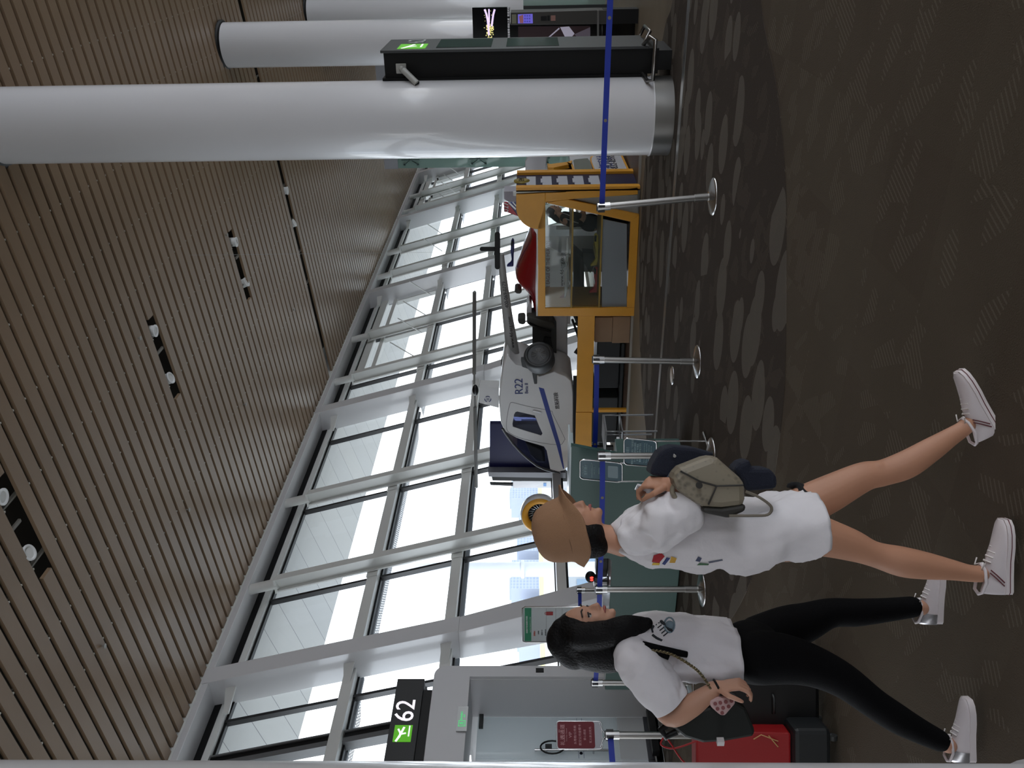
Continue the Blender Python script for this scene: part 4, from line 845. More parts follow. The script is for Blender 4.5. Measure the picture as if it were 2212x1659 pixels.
# ---------------------------------------------------------------- glass pavilion across the far end
XP = 28.0
t = root('glass_pavilion', 'pale green glass pavilion with a grey fascia closing the far end', 'pavilion', (XP, 4, 0))
e1 = on_x(846, 365, XP)
m = MB(); m.box(XP, XP+4, -9, e1.y, 6.05, 6.5); m.build('fascia', mat('fascia_grey', (152, 154, 160), .5), t)
GP = glass('pavilion_glass', (176, 204, 196), alpha=.45, refl=.2); 
for k in range(7):
    y1 = e1.y-.02-k*2.3; m = MB(); m.box(XP+.05, XP+.065, y1-2.28, y1, .05, 6.05); m.build('glass_panel', GP, t)
m = MB(); m.box(XP+.05, XP+4, e1.y-.02, e1.y-.005, .05, 6.05); m.build('end_glass', GP, t)
m = MB()
for k in range(1, 7): y1 = e1.y-.03-k*2.3; m.box(XP-.35, XP+.05, y1-.006, y1+.006, 0, 6.05)
m.build('glass_fins', mat('fin_edge_green', (110, 150, 140), .2), t)
m = MB()
for k in range(0, 4):
    y1 = e1.y-.32-k*2.3
    for z in (1.3, 3.35, 5.6):
        for sy in (-1, 1):
            for sz in (-1, 1): m.tube([(XP-.1, y1, z), (XP-.02, y1+sy*.18, z+sz*.22)], .018, 6); m.ball((XP-.02, y1+sy*.18, z+sz*.22), .04, 8, 6)
        m.tube([(XP-.1, y1, z-.3), (XP-.1, y1, z+.3)], .02, 6)
m.build('spider_fittings', mat('fitting_dark', (60, 78, 74), .4, .4), t)
m = MB(); m.box(XP-.01, XP+.03, e1.y-1.6, e1.y-.42, 3.55, 3.75); m.build('orange_banner', mat('banner_orange', (205, 130, 60), .6), t)
m = MB(); m.box(XP+2.5, XP+2.6, -9, e1.y-.3, 0, 6); m.build('back_wall', mat('pav_back', (140, 160, 154), .7), t)
# frameless glass balustrade at the right border
t = root('glass_balustrade', 'clear glass balustrade with dark posts behind the screens', 'balustrade', (19, 1.5, 0))
m = MB(); m.box(19.2, 19.22, -2, 2.0, .05, 1.75); m.build('glass', glass('rail_glass', (196, 214, 208), alpha=.35), t)
m = MB()
for y in (.3, 1.0, 1.9): m.box(19.15, 19.25, y-.03, y+.03, 0, 1.75)
m.build('posts', DGREY, t)

# ---------------------------------------------------------------- dark gate totem with camera
TX0, TX1, TY0, TY1 = 10.15, 10.98, 1.42, 1.74
t = root('gate_totem', 'tall dark gate totem beside the round column, two screens on its side', 'totem', (10.5, 1.6, 0))
m = MB(); m.box(TX0, TX1, TY0+.03, TY1-.02, .16, 3.27); m.build('body', mat('totem_black', (8, 9, 9), .55, spec=.25), t)
m = MB(); m.box(TX0-.03, TX1+.02, TY0, TY0+.03, .28, 3.30); m.build('front_plate', mat('totem_grey', (50, 52, 53), .45), t, bevel=.004)
m = MB(); m.box(TX0-.03, TX1+.02, TY1-.02, TY1+.01, .28, 3.30); m.build('rear_plate', mat('totem_black', (0, 0, 0)), t)
m = MB(); m.box(TX0+.05, TX1-.05, TY0+.06, TY1-.05, 0, .16); m.build('foot', BLACK, t)
for z0, z1 in ((2.05, 2.68), (1.28, 1.88)):
    m = MB(); m.box(TX0+.10, TX1-.06, TY0-.004, TY0+.002, z0, z1); m.build('screen', mat('screen_dark', (16, 18, 19), .12), t)
m = MB(); m.box(TX0+.05, TX0+.42, TY0-.004, TY0, 2.8, 3.12); m.build('green_square', mat('sign_green', (0, 0, 0)), t)
b = MB(); ax = TX0+.07
stroke(b, [(ax+.02, 3.06), (ax+.1, 3.02), (ax+.28, 2.96)], .03, TY0-.004); stroke(b, [(ax+.12, 2.99), (ax+.16, 2.93)], .025, TY0-.004); stroke(b, [(ax+.1, 2.86), (ax+.3, 2.86)], .02, TY0-.004); b.build('plane_symbol', SW, t)
text('62', (TX0+.62, TY0-.005, 2.95), (1, 0, 0), (0, 0, 1), .3, mat('number_grey', (180, 182, 184), .5), t, 'number')
m = MB(); m.tube([(TX0+.1, TY0+.02, .34), (TX0-.22, TY0-.12, .30), (TX0-.30, TY0-.10, .25), (TX0-.30, TY1+.0, .25), (TX0-.22, TY1+.02, .30), (TX0+.05, TY1-.03, .34)], .022, 12)
m.tube([(TX0+.2, TY0-.02, .30), (TX0+.2, TY0-.12, .25), (TX0+.7, TY0-.12, .25), (TX0+.7, TY0-.02, .30)], .02, 12); m.build('bumper_rail', STEEL, t)
# camera on the totem
cp = Vector((TX0, 1.62, 3.08)); t = root('surveillance_camera', 'small white surveillance camera on the dark totem', 'camera', tuple(cp))
m = MB(); m.box(cp.x-.015, cp.x, cp.y-.055, cp.y+.055, cp.z-.06, cp.z+.06); m.build('plate', mat('cam_grey', (165, 165, 160), .4), t, bevel=.008)
m = MB(); m.ball(cp+Vector((-.03, 0, -.01)), .035, 14, 8); e = cp+Vector((-.16, .14, -.19)); m.cyl(cp+Vector((-.05, .01, -.03)), e, .036, seg=18); m.build('barrel', mat('cam_grey', (0, 0, 0)), t)
m = MB(); d = (e-cp).normalized(); m.lathe(e-d*.005, [(.034, 0), (.030, .008), (.02, .006)], 16, axis=d); m.build('lens', BLACK, t)

# ---------------------------------------------------------------- screens and charging kiosk behind the totem
XK = 14.2
t = root('video_screen', 'black video screen showing lilac fireworks with a white caption', 'screen', tuple(on_x(1060, 55, XK)))
m = MB(); px(m, [(1020, 17), (1101, 15.5), (1103, 84), (1022, 86)], XK, .06); m.build('panel', mat('screen_black', (8, 8, 10), .15), t)
LIL = mat('lilac_glow', (225, 205, 250), .5, emit=.3); GOL = mat('gold_glow', (235, 225, 150), .5, emit=.25)
sx_ = lambda P: [on_x(1010+x/18.43, y/18.43, XK-.004) for x, y in P]
m = MB()
for P, r in (([(680, 370), (750, 560), (800, 800), (830, 1100), (850, 1400)], .012), ([(850, 360), (860, 700), (850, 1050)], .009), ([(1080, 370), (1020, 600), (980, 900), (960, 1050)], .012)): m.tube(sx_(P), r*1.3, 6)
m.build('lilac_jets', LIL, t)
m = MB()
for k in range(60):
    a = random.choice((780, 860, 920, 990)); m.add([], []); p = sx_([(a+random.uniform(-40, 40), random.uniform(1000, 1560))])[0]; m.ball(p, .009, 6, 4)
for k in range(25): p = sx_([(random.uniform(640, 1060), random.uniform(380, 1250))])[0]; m.ball(p, .005, 6, 4)
o = m.build('gold_sparks', GOL, t); o['kind'] = 'stuff'
text('鹭岛璀璨·缤纷之夜  欢迎光临', on_x(1099, 49, XK-.006), (0, -1, 0), (0, 0, 1), .036, mat('caption_white', (225, 225, 230), .5, emit=.1), t)
MB().box(XK+.01, XK+.05, on_x(1060, 60, XK).y, on_x(1060, 40, XK).y, 0, 1.9).build('stand', BLACK, t)
t = root('charging_kiosk', 'dark slim charging kiosk with a violet touch screen', 'kiosk', tuple(on_x(1250, 38, XK-.6)))
XK2 = 13.6
m = MB(); px(m, [(1103, 27), (1290, 22), (1320, 22), (1320, 52), (1290, 52), (1103, 54)], XK2, .35); m.build('cabinet', mat('kiosk_grey', (54, 52, 48), .5), t, bevel=.006)
VI = mat('violet_screen', (128, 118, 235), .4, emit=.1)
k8 = lambda P: tr(P, 1080, 0, 8.508)
m = MB(); px(m, k8([(330, 265), (600, 255), (605, 430), (330, 432)]), XK2-.01, .01); m.build('touch_screen', VI, t)
m = MB(); px(m, k8([(350, 300), (425, 270), (430, 425), (370, 425)]), XK2-.014, .01); m.build('screen_picture', mat('pic_brown', (150, 92, 100), .5, emit=.1), t)
for i in range(3):
    for j in range(3): m = MB(); c_ = on_x(1080+(460+j*42)/8.508, (290+i*52)/8.508, XK2-.014); m.lathe(c_, [(.012, 0), (.012, .002)], 12, axis=(-1, 0, 0)); m.build('icon', mat('icon_violet', (84, 76, 190), .5, emit=.1), t)
m = MB(); px(m, k8([(220, 268), (300, 266), (302, 432), (222, 434)]), XK2-.01, .01); m.build('notice_card', mat('card_olive', (120, 120, 100), .5), t)
m = MB(); px(m, k8([(870, 285), (915, 285), (915, 380), (870, 380)]), XK2-.01, .01); px(m, k8([(750, 300), (860, 296), (862, 380), (752, 382)]), XK2-.008, .008); m.build('card_slot', BLACK, t)
m = MB(); px(m, k8([(935, 285), (1020, 283), (1020, 382), (935, 384)]), XK2-.01, .01); m.build('sticker', mat('sticker_red', (150, 110, 100), .5), t)
m = MB(); px(m, [(1290, 22), (1294, 22), (1294, 80), (1290, 80)], XK2-.1, .03); m.build('guard_rail', STEEL, t)
q = on_x(1310, 37, XK2); MB().box(XK2+.04, XK2+.3, q.y-.1, q.y+.1, 0, q.z+.05).build('foot', BLACK, t)
t = root('advertising_screen', 'wide dark screen showing a silver tilted car panel picture', 'screen', tuple(on_x(1200, 70, 14.0)))
m = MB(); px(m, [(1102, 53), (1300, 51), (1300, 92), (1102, 92)], 14.0, .4); m.box(14.0, 14.4, on_x(1200, 92, 14).y, on_x(1200, 53, 14).y, 0, .5); m.build('cabinet', mat('screen_black', (0, 0, 0)), t)
m = MB(); px(m, k8([(335, 490), (1655, 480), (1655, 780), (335, 780)]), 13.99, .01); m.build('picture', mat('pic_dark', (42, 26, 30), .3, emit=.1), t)
m = MB(); px(m, k8([(1105, 500), (1270, 488), (1370, 620), (1310, 690), (1200, 690)]), 13.98, .01); px(m, k8([(1085, 510), (1098, 530), (910, 690), (880, 690)]), 13.98, .01); m.build('silver_shape', mat('pic_silver', (190, 185, 205), .4, emit=.12), t)
m = MB(); px(m, k8([(1370, 630), (1660, 500), (1660, 690), (1420, 690)]), 13.985, .01); m.build('grey_shape', mat('pic_mauve', (92, 84, 96), .4, emit=.12), t)
t = root('black_shop_unit', 'black shop unit with small lights between totem and round column', 'shop unit', (14.5, 2.4, 0))
m = MB(); px(m, [(1010, 150), (1010, 175), (1200, 175), (1200, 150)], 15.2, .6); px(m, [(1225, 150), (1225, 175), (1300, 175), (1300, 150)], 15.2, .5); m.box(15.2, 15.8, on_x(1200, 175, 15.2).y, on_x(1200, 150, 15.2).y, 0, .4); m.build('body', mat('deep_black', (0, 0, 0)), t)
m = MB()
for x, y in ((1054, 153), (1058, 155), (1056, 158), (1068, 156), (1055, 161)): m.ball(on_x(x, y, 15.18), .012, 8, 6)
m.build('small_lights', mat('lamp_glow', (250, 245, 240), .5, emit=1.5), t)
m = MB(); px(m, [(1105, 157), (1190, 155), (1183, 163), (1105, 164)], 15.18, .01); px(m, [(1225, 158), (1300, 152), (1300, 162), (1225, 163)], 15.18, .01); m.build('pale_shelf', mat('shelf_pale', (140, 136, 126), .5), t)

# ================================================================== CHECK-IN COUNTER
XG = 7.05
t = root('gate_counter', 'dark green boarding counter with a high and a low desk', 'counter', (XG, 6.5, 0))
GR = mat('counter_green', (52, 82, 76), .5); GRD = mat('counter_green_edge', (70, 104, 96), .35)
zl = on_x(1318, 1280, XG).z; zh = on_x(1233, 1000, XG).z; yn = on_x(1280, 1207, XG).y; yr0 = on_x(1231, 962, XG).y; yb = on_x(1465, 1012, XG).y; yL = 8.25
m = MB(); pts = [Vector((XG, yr0, zh)), Vector((XG, yb, .02)), Vector((XG, yL, .02)), Vector((XG, yL, zl))] + [Vector((XG, yn+.05-.05*math.sin(R(a)), zl+.05-.05*math.cos(R(a)))) for a in range(0, 91, 15)] + [Vector((XG, yn, zh))]
m.prism(pts, (.05, 0, 0)); m.build('front_panel', GR, t, bevel=.006)
m = MB(); m.box(XG+.05, XG+.42, yr0+.12, yn, zh-.035, zh-.005); m.box(XG-.012, XG+.42, yr0+.02, yn, zh-.003, zh+.014); m.build('high_top', mat('top_pale', (170, 182, 184), .2), t)
m = MB(); m.box(XG+.05, XG+.75, yn-.5, yL, zl-.04, zl-.005); m.build('low_top', mat('top_pale', (0, 0, 0)), t)
m = MB(); m.box(XG+.1, XG+.7, yb+.1, yL, .02, zl-.05); m.build('carcass', GR, t)
# monitor, scanner and keyboard clutter on the low desk
t = root('desk_monitor', 'black monitor seen edge-on on the green counter', 'monitor', (7.45, yn+.25, zl))
a = on_x(1288, 1209, 7.45); c = on_x(1315, 1243, 7.45); m = MB(); m.box(7.42, 7.6, a.y, c.y, c.z+.02, a.z); m.build('screen', BLACK, t, bevel=.006); m = MB(); m.box(7.44, 7.6, (a.y+c.y)/2-.05, (a.y+c.y)/2+.05, zl-.004, c.z+.03); m.build('foot', BLACK, t)
t = root('boarding_scanner', 'black boarding pass scanner glowing red on the green counter', 'scanner', tuple(on_x(1296, 1250, 7.3)))
XZ = 7.3; s6 = lambda P: tr(P, 1100, 1180, 9.217)
m = MB(); px(m, s6([(1680, 620), (1770, 640), (1780, 745), (1690, 715)]), XZ, .06); c = on_x(1100+1780/9.217, 1180+690/9.217, XZ+.03); m.cyl((c.x, c.y, zl-.004), c, .012); m.lathe((c.x, c.y, zl-.004), [(.06, 0), (.055, .012)], 20); m.build('stand', BLACK, t)
c = on_x(1100+1620/9.217, 1180+645/9.217, XZ); m = MB(); m.ball(c+Vector((.03, 0, 0)), (.05, .075, .06), 18, 12); m.build('head', BLACK, t)
m = MB()
for y in (625, 668): m.ball(on_x(1100+1640/9.217, 1180+y/9.217, XZ-.012), (.015, .012, .02), 12, 8)
m.build('red_lamp', mat('red_glow', (255, 30, 24), .4, emit=4), t)
t = root('desk_phone', 'white handset standing on the green counter', 'phone', tuple(on_x(1316, 1258, 7.5)))
m = MB(); c = on_x(1308, 1259, 7.5); m.lathe((c.x, c.y, zl-.004), [(.06, 0), (.05, .03), (.035, .07), (.045, .12), (.04, .15)], 20); m.build('body', EWHITE, t)
# teal notice boards in chrome tube frames
TEAL = mat('notice_teal', (14, 66, 80), .35); TPR = mat('print_teal_white', (150, 176, 180), .6)
def notice(nm, lab, x0, x1, y0, y1, sk, X, lines, extra=None):
    t = root(nm, lab, 'notice board', tuple(on_x((x0+x1)/2, (y0+y1)/2, X)), 'teal notice boards in chrome frames')
    c = [(x0, y0), (x1, y0+sk), (x1+(0), y1+sk), (x0, y1)]
    def P(u, v, d=0):  # u right 0..1, v up 0..1
        xx = x1+(x0-x1)*v; yy = (y0+sk*(1-v))+(y1-y0)*(1-u); return on_x(xx, yy, X)+Vector((-d, 0, 0))
    rr = .12; pts = [P(min(max(u, 0), 1), min(max(v, 0), 1)) for u, v in [( (a+.5), (b_+.5)) for a, b_ in rrect(-.5, .5, -.5, .5, rr, 5)]]
    m = MB(); m.prism(pts, (.008, 0, 0)); m.build('board', TEAL, t)
    m = MB(); m.tube([p for p in pts], .008, 8, closed=True)
    for u in (.03, .97): q = P(u, .1); m.tube([q, Vector((q.x, q.y, .02))], .008, 8)
    q0 = P(.03, 0); q1 = P(.97, 0); m.tube([Vector((q0.x-.15, q0.y, .012)), Vector((q0.x+.15, q0.y, .012))], .01, 8); m.tube([Vector((q1.x-.15, q1.y, .012)), Vector((q1.x+.15, q1.y, .012))], .01, 8)
    m.build('tube_frame', CHROME, t)
    rt = P(1, .5)-P(0, .5)
    for s, v, z in lines: text(s, P(.5, v, .003), rt, (0, 0, 1), z, TPR, t, ext=.001)
    return t, P
t, P = notice('notice_board', 'left teal notice board in a chrome frame on the green counter', 1253, 1344, 992, 1034, 8, 6.82, [('登机提示', .86, .032), ('Boarding Notice', .93, .014), ('请您提前准备好登机牌及证件', .72, .014), ('按顺序排队登机', .66, .014), ('谢谢您的配合', .55, .014), ('Please have your documents ready', .48, .010)])
m = MB(); m.prism([P(.5+a*.62, .22+b_*.24, .003) for a, b_ in rrect(-.5, .5, -.5, .5, .1, 4)], (.001, 0, 0)); m.build('pale_square', mat('square_pale', (122, 140, 146), .6), t)
t, P = notice('notice_board', 'right teal notice board in a chrome frame, tilted and densely printed', 1348, 1418, 946, 1003, 6, 6.55, [('温馨提示', .88, .03), ('尊敬的旅客请注意以下登机事项', .74, .02), ('老人儿童及孕妇优先登机', .66, .02), ('请将手机调至飞行模式', .58, .02), ('请按照排队顺序依次登机', .50, .02), ('Dear passengers, please note the following', .38, .013), ('Elderly passengers and children board first', .31, .013), ('Please queue in order and have your', .24, .013), ('boarding pass and passport ready', .17, .013)])
# low steel frame seat behind the notices
t = root('steel_frame_stool', 'pale steel framed stool behind the teal notice boards', 'stool', tuple(on_z(1400, 950)))
m = MB(); X = 9.2; Pq = [on_x(x, y, X) for x, y in ((1308, 932), (1308, 975), (1345, 975), (1345, 932))]
m.tube(Pq, .014, 8, closed=True); m.tube([p+Vector((.4, 0, 0)) for p in Pq], .014, 8, closed=True)
for p in Pq: m.tube([p, p+Vector((.4, 0, 0))], .012, 8)
for p in (Pq[2], Pq[3]):
    for dx in (0, .4): m.tube([p+Vector((dx, 0, 0)), Vector((p.x+dx, p.y, .01))], .012, 8)
m.build('frame', mat('pale_steel', (150, 152, 154), .35, .6), t)
MB().box(X, X+.4, Pq[0].y, Pq[1].y, Pq[0].z-.02, Pq[0].z+.01).build('seat', mat('seat_pale', (150, 152, 154), .5), t)
m = MB(); p = on_z(1453, 811); m.lathe((p.x, p.y, .004), [(.11, 0), (.11, .006), (.09, .012)], 24); tag(m.build('floor_cover', CHROME), 'round shiny floor plate behind the middle barrier post', 'floor plate')
# green and white baggage notice on a stand
XB_ = 8.15
t = root('baggage_notice', 'green and white safety notice in a chrome frame beside the gate', 'notice board', tuple(on_x(1220, 1348, XB_)))
def P(u, v, d=0): return on_x(1129+(1300-1129)*(1-v), 1387+(1311-1387)*u, XB_)+Vector((-d, 0, 0))
m = MB(); m.prism([P(0, 0), P(1, 0), P(1, 1), P(0, 1)], (.01, 0, 0)); m.build('sheet', mat('sheet_white', (200, 206, 208), .4), t)
m = MB(); m.prism([P(.03, .89, .002), P(.97, .89, .002), P(.97, .975, .002), P(.03, .975, .002)], (.002, 0, 0)); m.build('green_header', mat('header_green', (30, 132, 92), .5), t)
m = MB(); m.tube([P(.0, 0), P(0, .97), P(.04, 1), P(.96, 1), P(1, .97), P(1, 0)], .011, 8); m.tube([P(0, 0), P(1, 0)], .011, 8)
for u in (0.02, .98): m.tube([P(u, 0), Vector((XB_, P(u, 0).y, .02))], .011, 8)
m.tube([Vector((XB_-.2, P(.02, 0).y, .014)), Vector((XB_+.2, P(.02, 0).y, .014))], .012, 8); m.tube([Vector((XB_-.2, P(.98, 0).y, .014)), Vector((XB_+.2, P(.98, 0).y, .014))], .012, 8); m.build('tube_frame', CHROME, t)
SWH = mat('print_white', (225, 235, 230), .5); PG = mat('print_grey', (96, 100, 104), .6)
rt = (0, -1, 0)
text('春秋航空国内航班行李须知', P(.5, .945, .004), rt, (0, 0, 1), .026, SWH, t); text('Baggage Rules for Spring Airlines Domestic Flights', P(.5, .905, .004), rt, (0, 0, 1), .014, SWH, t)
for k, s in enumerate(('行李规定', '随身行李一件', '重量不超过7公斤', '长宽高20x30x40', 'Cabin baggage 7kg', '超出需付费托运', 'Extra bags by fee')): text(s, P(.28, .80-k*.045, .004), rt, (0, 0, 1), .016, PG, t)
m = MB(); c = P(.82, .66, .004); m.box(c.x-.004, c.x, c.y-.03, c.y+.03, c.z-.045, c.z+.045); m.tube([c+Vector((0, .015, .045)), c+Vector((0, .015, .06)), c+Vector((0, -.015, .06)), c+Vector((0, -.015, .045))], .003, 5); m.build('red_suitcase_print', mat('suitcase_red', (160, 40, 44), .5), t)
m = MB()
for v in (.70, .58, .5): m.prism([P(.04, v, .003), P(.96, v, .003), P(.96, v+.003, .003), P(.04, v+.003, .003)], (.001, 0, 0))
m.build('ruled_lines', PG, t)
text('温馨提示', P(.25, .85, .004), rt, (0, 0, 1), .024, mat('print_orange', (205, 90, 60), .6), t)
# ================================================================== PEOPLE
SKIN = mat('skin_warm', (182, 134, 108), .5, var=.05, vscale=8, spec=.35); SKIN2 = mat('skin_fair', (192, 146, 122), .5, var=.05, vscale=8, spec=.35)
HAIR = mat('black_hair', (9, 8, 9), .6, bump=.5, bscale=120, spec=.2)
TEE = mat('white_cotton', (224, 221, 224), .85, bump=.15, bscale=60)
FH = Vector((FWD.x, FWD.y, 0)).normalized(); RH = Vector((FH.y, -FH.x, 0))
def PT(d):
    """points of a figure standing d metres down the room; t = metres nearer to the camera"""
    return lambda x, y, t=0.: CAM + ray(x, y)*(d-t)
def limb(b, pts, seg=20, ends=True):
    """smooth tapering limb through (point, radius) pairs, rounded at both ends"""
    P = [Vector(p) for p, r in pts]; rs = [r for p, r in pts]; k = 5
    q = smooth([tuple(p)+(r,) for p, r in zip(P, rs)], k)
    b.tube([c[:3] for c in q], [c[3] for c in q], seg)
    if ends: b.ball(P[0], rs[0]*.99, 16, 10); b.ball(P[-1], rs[-1]*.99, 16, 10)
def fuse(b, name, m, parent, vox=.006, smooth_it=4):
    o = b.build(name, m, parent); r = o.modifiers.new('r', 'REMESH'); r.mode = 'VOXEL'; r.voxel_size = vox; r.use_smooth_shade = True
    s = o.modifiers.new('s', 'SMOOTH'); s.factor = .5; s.iterations = smooth_it
    bpy.context.view_layer.update(); me = bpy.data.meshes.new_from_object(o.evaluated_get(bpy.context.evaluated_depsgraph_get()))
    o.modifiers.clear(); old = o.data; o.data = me; bpy.data.meshes.remove(old); return o
def ebox(c, fa, up, lat, R3):  # ellipsoid with own axes
    return c, fa, up, lat, R3
def ell(b, c, ax, rad, seg=24, rg=16):
    c = Vector(c); vs = []
    for j in range(rg+1):
        t = math.pi*j/rg
        for i in range(seg):
            a = 2*math.pi*i/seg; vs.append(c+ax[0]*rad[0]*math.sin(t)*math.cos(a)+ax[1]*rad[1]*math.cos(t)+ax[2]*rad[2]*math.sin(t)*math.sin(a))
    b.add(vs, [(j*seg+i, (j+1)*seg+i, (j+1)*seg+(i+1) % seg, j*seg+(i+1) % seg) for j in range(rg) for i in range(seg)], True)
def head(b, c, fw, up, sc=1.):
    """skull, jaw, nose, lips, chin, ears; c = middle of the skull; returns a frame function"""
    rt = fw.cross(up).normalized(); A = (fw, up, rt)
    def H(f, u, r=0.): return c+fw*f*sc+up*u*sc+rt*r*sc
    ell(b, H(-.008, .012), A, (.094*sc, .098*sc, .074*sc)); ell(b, H(.022, -.038), A, (.066*sc, .072*sc, .058*sc)); ell(b, H(.052, -.078), A, (.034*sc, .026*sc, .036*sc))
    ell(b, H(.040, .0), A, (.044*sc, .06*sc, .055*sc))
    b.tube([H(.078, .008), H(.092, -.012), H(.101, -.030), H(.086, -.038)], [.008*sc, .010*sc, .012*sc, .010*sc], 12); ell(b, H(.090, -.034, .010), A, (.009*sc, .007*sc, .007*sc)); ell(b, H(.090, -.034, -.010), A, (.009*sc, .007*sc, .007*sc))
    ell(b, H(.080, -.055), A, (.014*sc, .008*sc, .022*sc)); ell(b, H(.077, -.066), A, (.013*sc, .008*sc, .019*sc)); ell(b, H(.074, -.090), A, (.018*sc, .015*sc, .018*sc))
    ell(b, H(.070, .020), A, (.016*sc, .010*sc, .045*sc))
    for s in (1, -1):
        ell(b, H(.055, -.028, .034*s), A, (.022*sc, .022*sc, .016*sc))
        ell(b, H(-.008, -.022, .073*s), A, (.016*sc, .03*sc, .008*sc)); b.tube([H(-.012+.017*math.cos(R(a)), -.018+.031*math.sin(R(a)), .078*s) for a in range(-60, 240, 30)], .0045*sc, 6)
    return H
def face_bits(H, par, sc=1.):
    m = MB()
    for s in (1, -1): m.ball(H(.0655, .001, .031*s), .0125*sc, 16, 10)
    m.build('eyeballs', mat('eye_white', (190, 184, 180), .3), par)
    m = MB()
    for s in (1, -1): m.ball(H(.0748, -.001, .032*s), .0055*sc, 12, 8); m.tube([H(.074, .006, .016*s), H(.0795, .006, .031*s), H(.070, .003, .046*s)], .0036*sc, 6); m.tube([H(.083, .028, .014*s), H(.082, .033, .032*s), H(.069, .028, .052*s)], .0032*sc, 6)
    m.build('brows_and_lashes', mat('lash_black', (24, 18, 18), .6), par)
    m = MB(); m.tube([H(.080, -.060, .020), H(.0935, -.0575, .008), H(.095, -.0585, 0), H(.0935, -.0575, -.008), H(.080, -.060, -.020)], [.002*sc, .0055*sc, .0058*sc, .0055*sc, .002*sc], 8); m.build('lips', mat('lip_rose', (150, 82, 78), .5), par)
def hand(b, wrist, d, palm_n, curl=.6, sc=1., side=1, spread=.16):
    """palm and five bent fingers; d = direction of the hand, palm_n = way the palm faces, curl = bend per joint"""
    d = d.normalized(); n = (palm_n-d*palm_n.dot(d)).normalized(); w = d.cross(n).normalized()*side
    ell(b, wrist+d*.045*sc, (d, w, n), (.050*sc, .038*sc, .015*sc)); ell(b, wrist+d*.07*sc, (d, w, n), (.024*sc, .040*sc, .014*sc))
    b.tube([wrist-d*.03*sc, wrist, wrist+d*.03*sc], [.024*sc, .023*sc, .022*sc], 14); tips = []
    for k, (o, L, r) in enumerate(((.030, .070, .0088), (.010, .078, .0092), (-.011, .073, .0088), (-.030, .058, .0078))):
        p = wrist+d*.084*sc+w*o*sc; dd = (d+w*o*spread*20*.25).normalized(); ax = w; pts = [p-d*.02*sc, p]; cur = dd; seglen = (L*.45, L*.30, L*.25)
        for j, s in enumerate(seglen):
            cur = Quaternion(ax*side, curl*(1.0+.12*k)*(1 if j else .8)) @ cur if False else (cur*math.cos(curl*(1+.1*k))+n*math.sin(curl*(1+.1*k))-0*w).normalized() if j == 0 else (Matrix.Rotation(curl*(1+.1*k), 3, cur.cross(n) if cur.cross(n).length > 1e-3 else w) @ cur).normalized()
            p = p+cur*s*sc; pts.append(p)
        b.tube(pts, [r*sc*f for f in (1.05, 1.05, 1, .92, .78)], 10); b.ball(pts[-1], r*sc*.78, 10, 6); tips.append(p)
    p = wrist+d*.018*sc+w*.028*sc; q = p+(w*.7+d*.6+n*.25).normalized()*.036*sc; r_ = q+(d*.85+n*.5+w*.1).normalized()*.030*sc; s_ = r_+(d*.8+n*.7-w*.15).normalized()*.024*sc
    b.tube([p-w*.01*sc, p, q, r_, s_], [.013*sc, .0135*sc, .011*sc, .0095*sc, .0078*sc], 10); b.ball(s_, .0078*sc, 10, 6)
    return tips
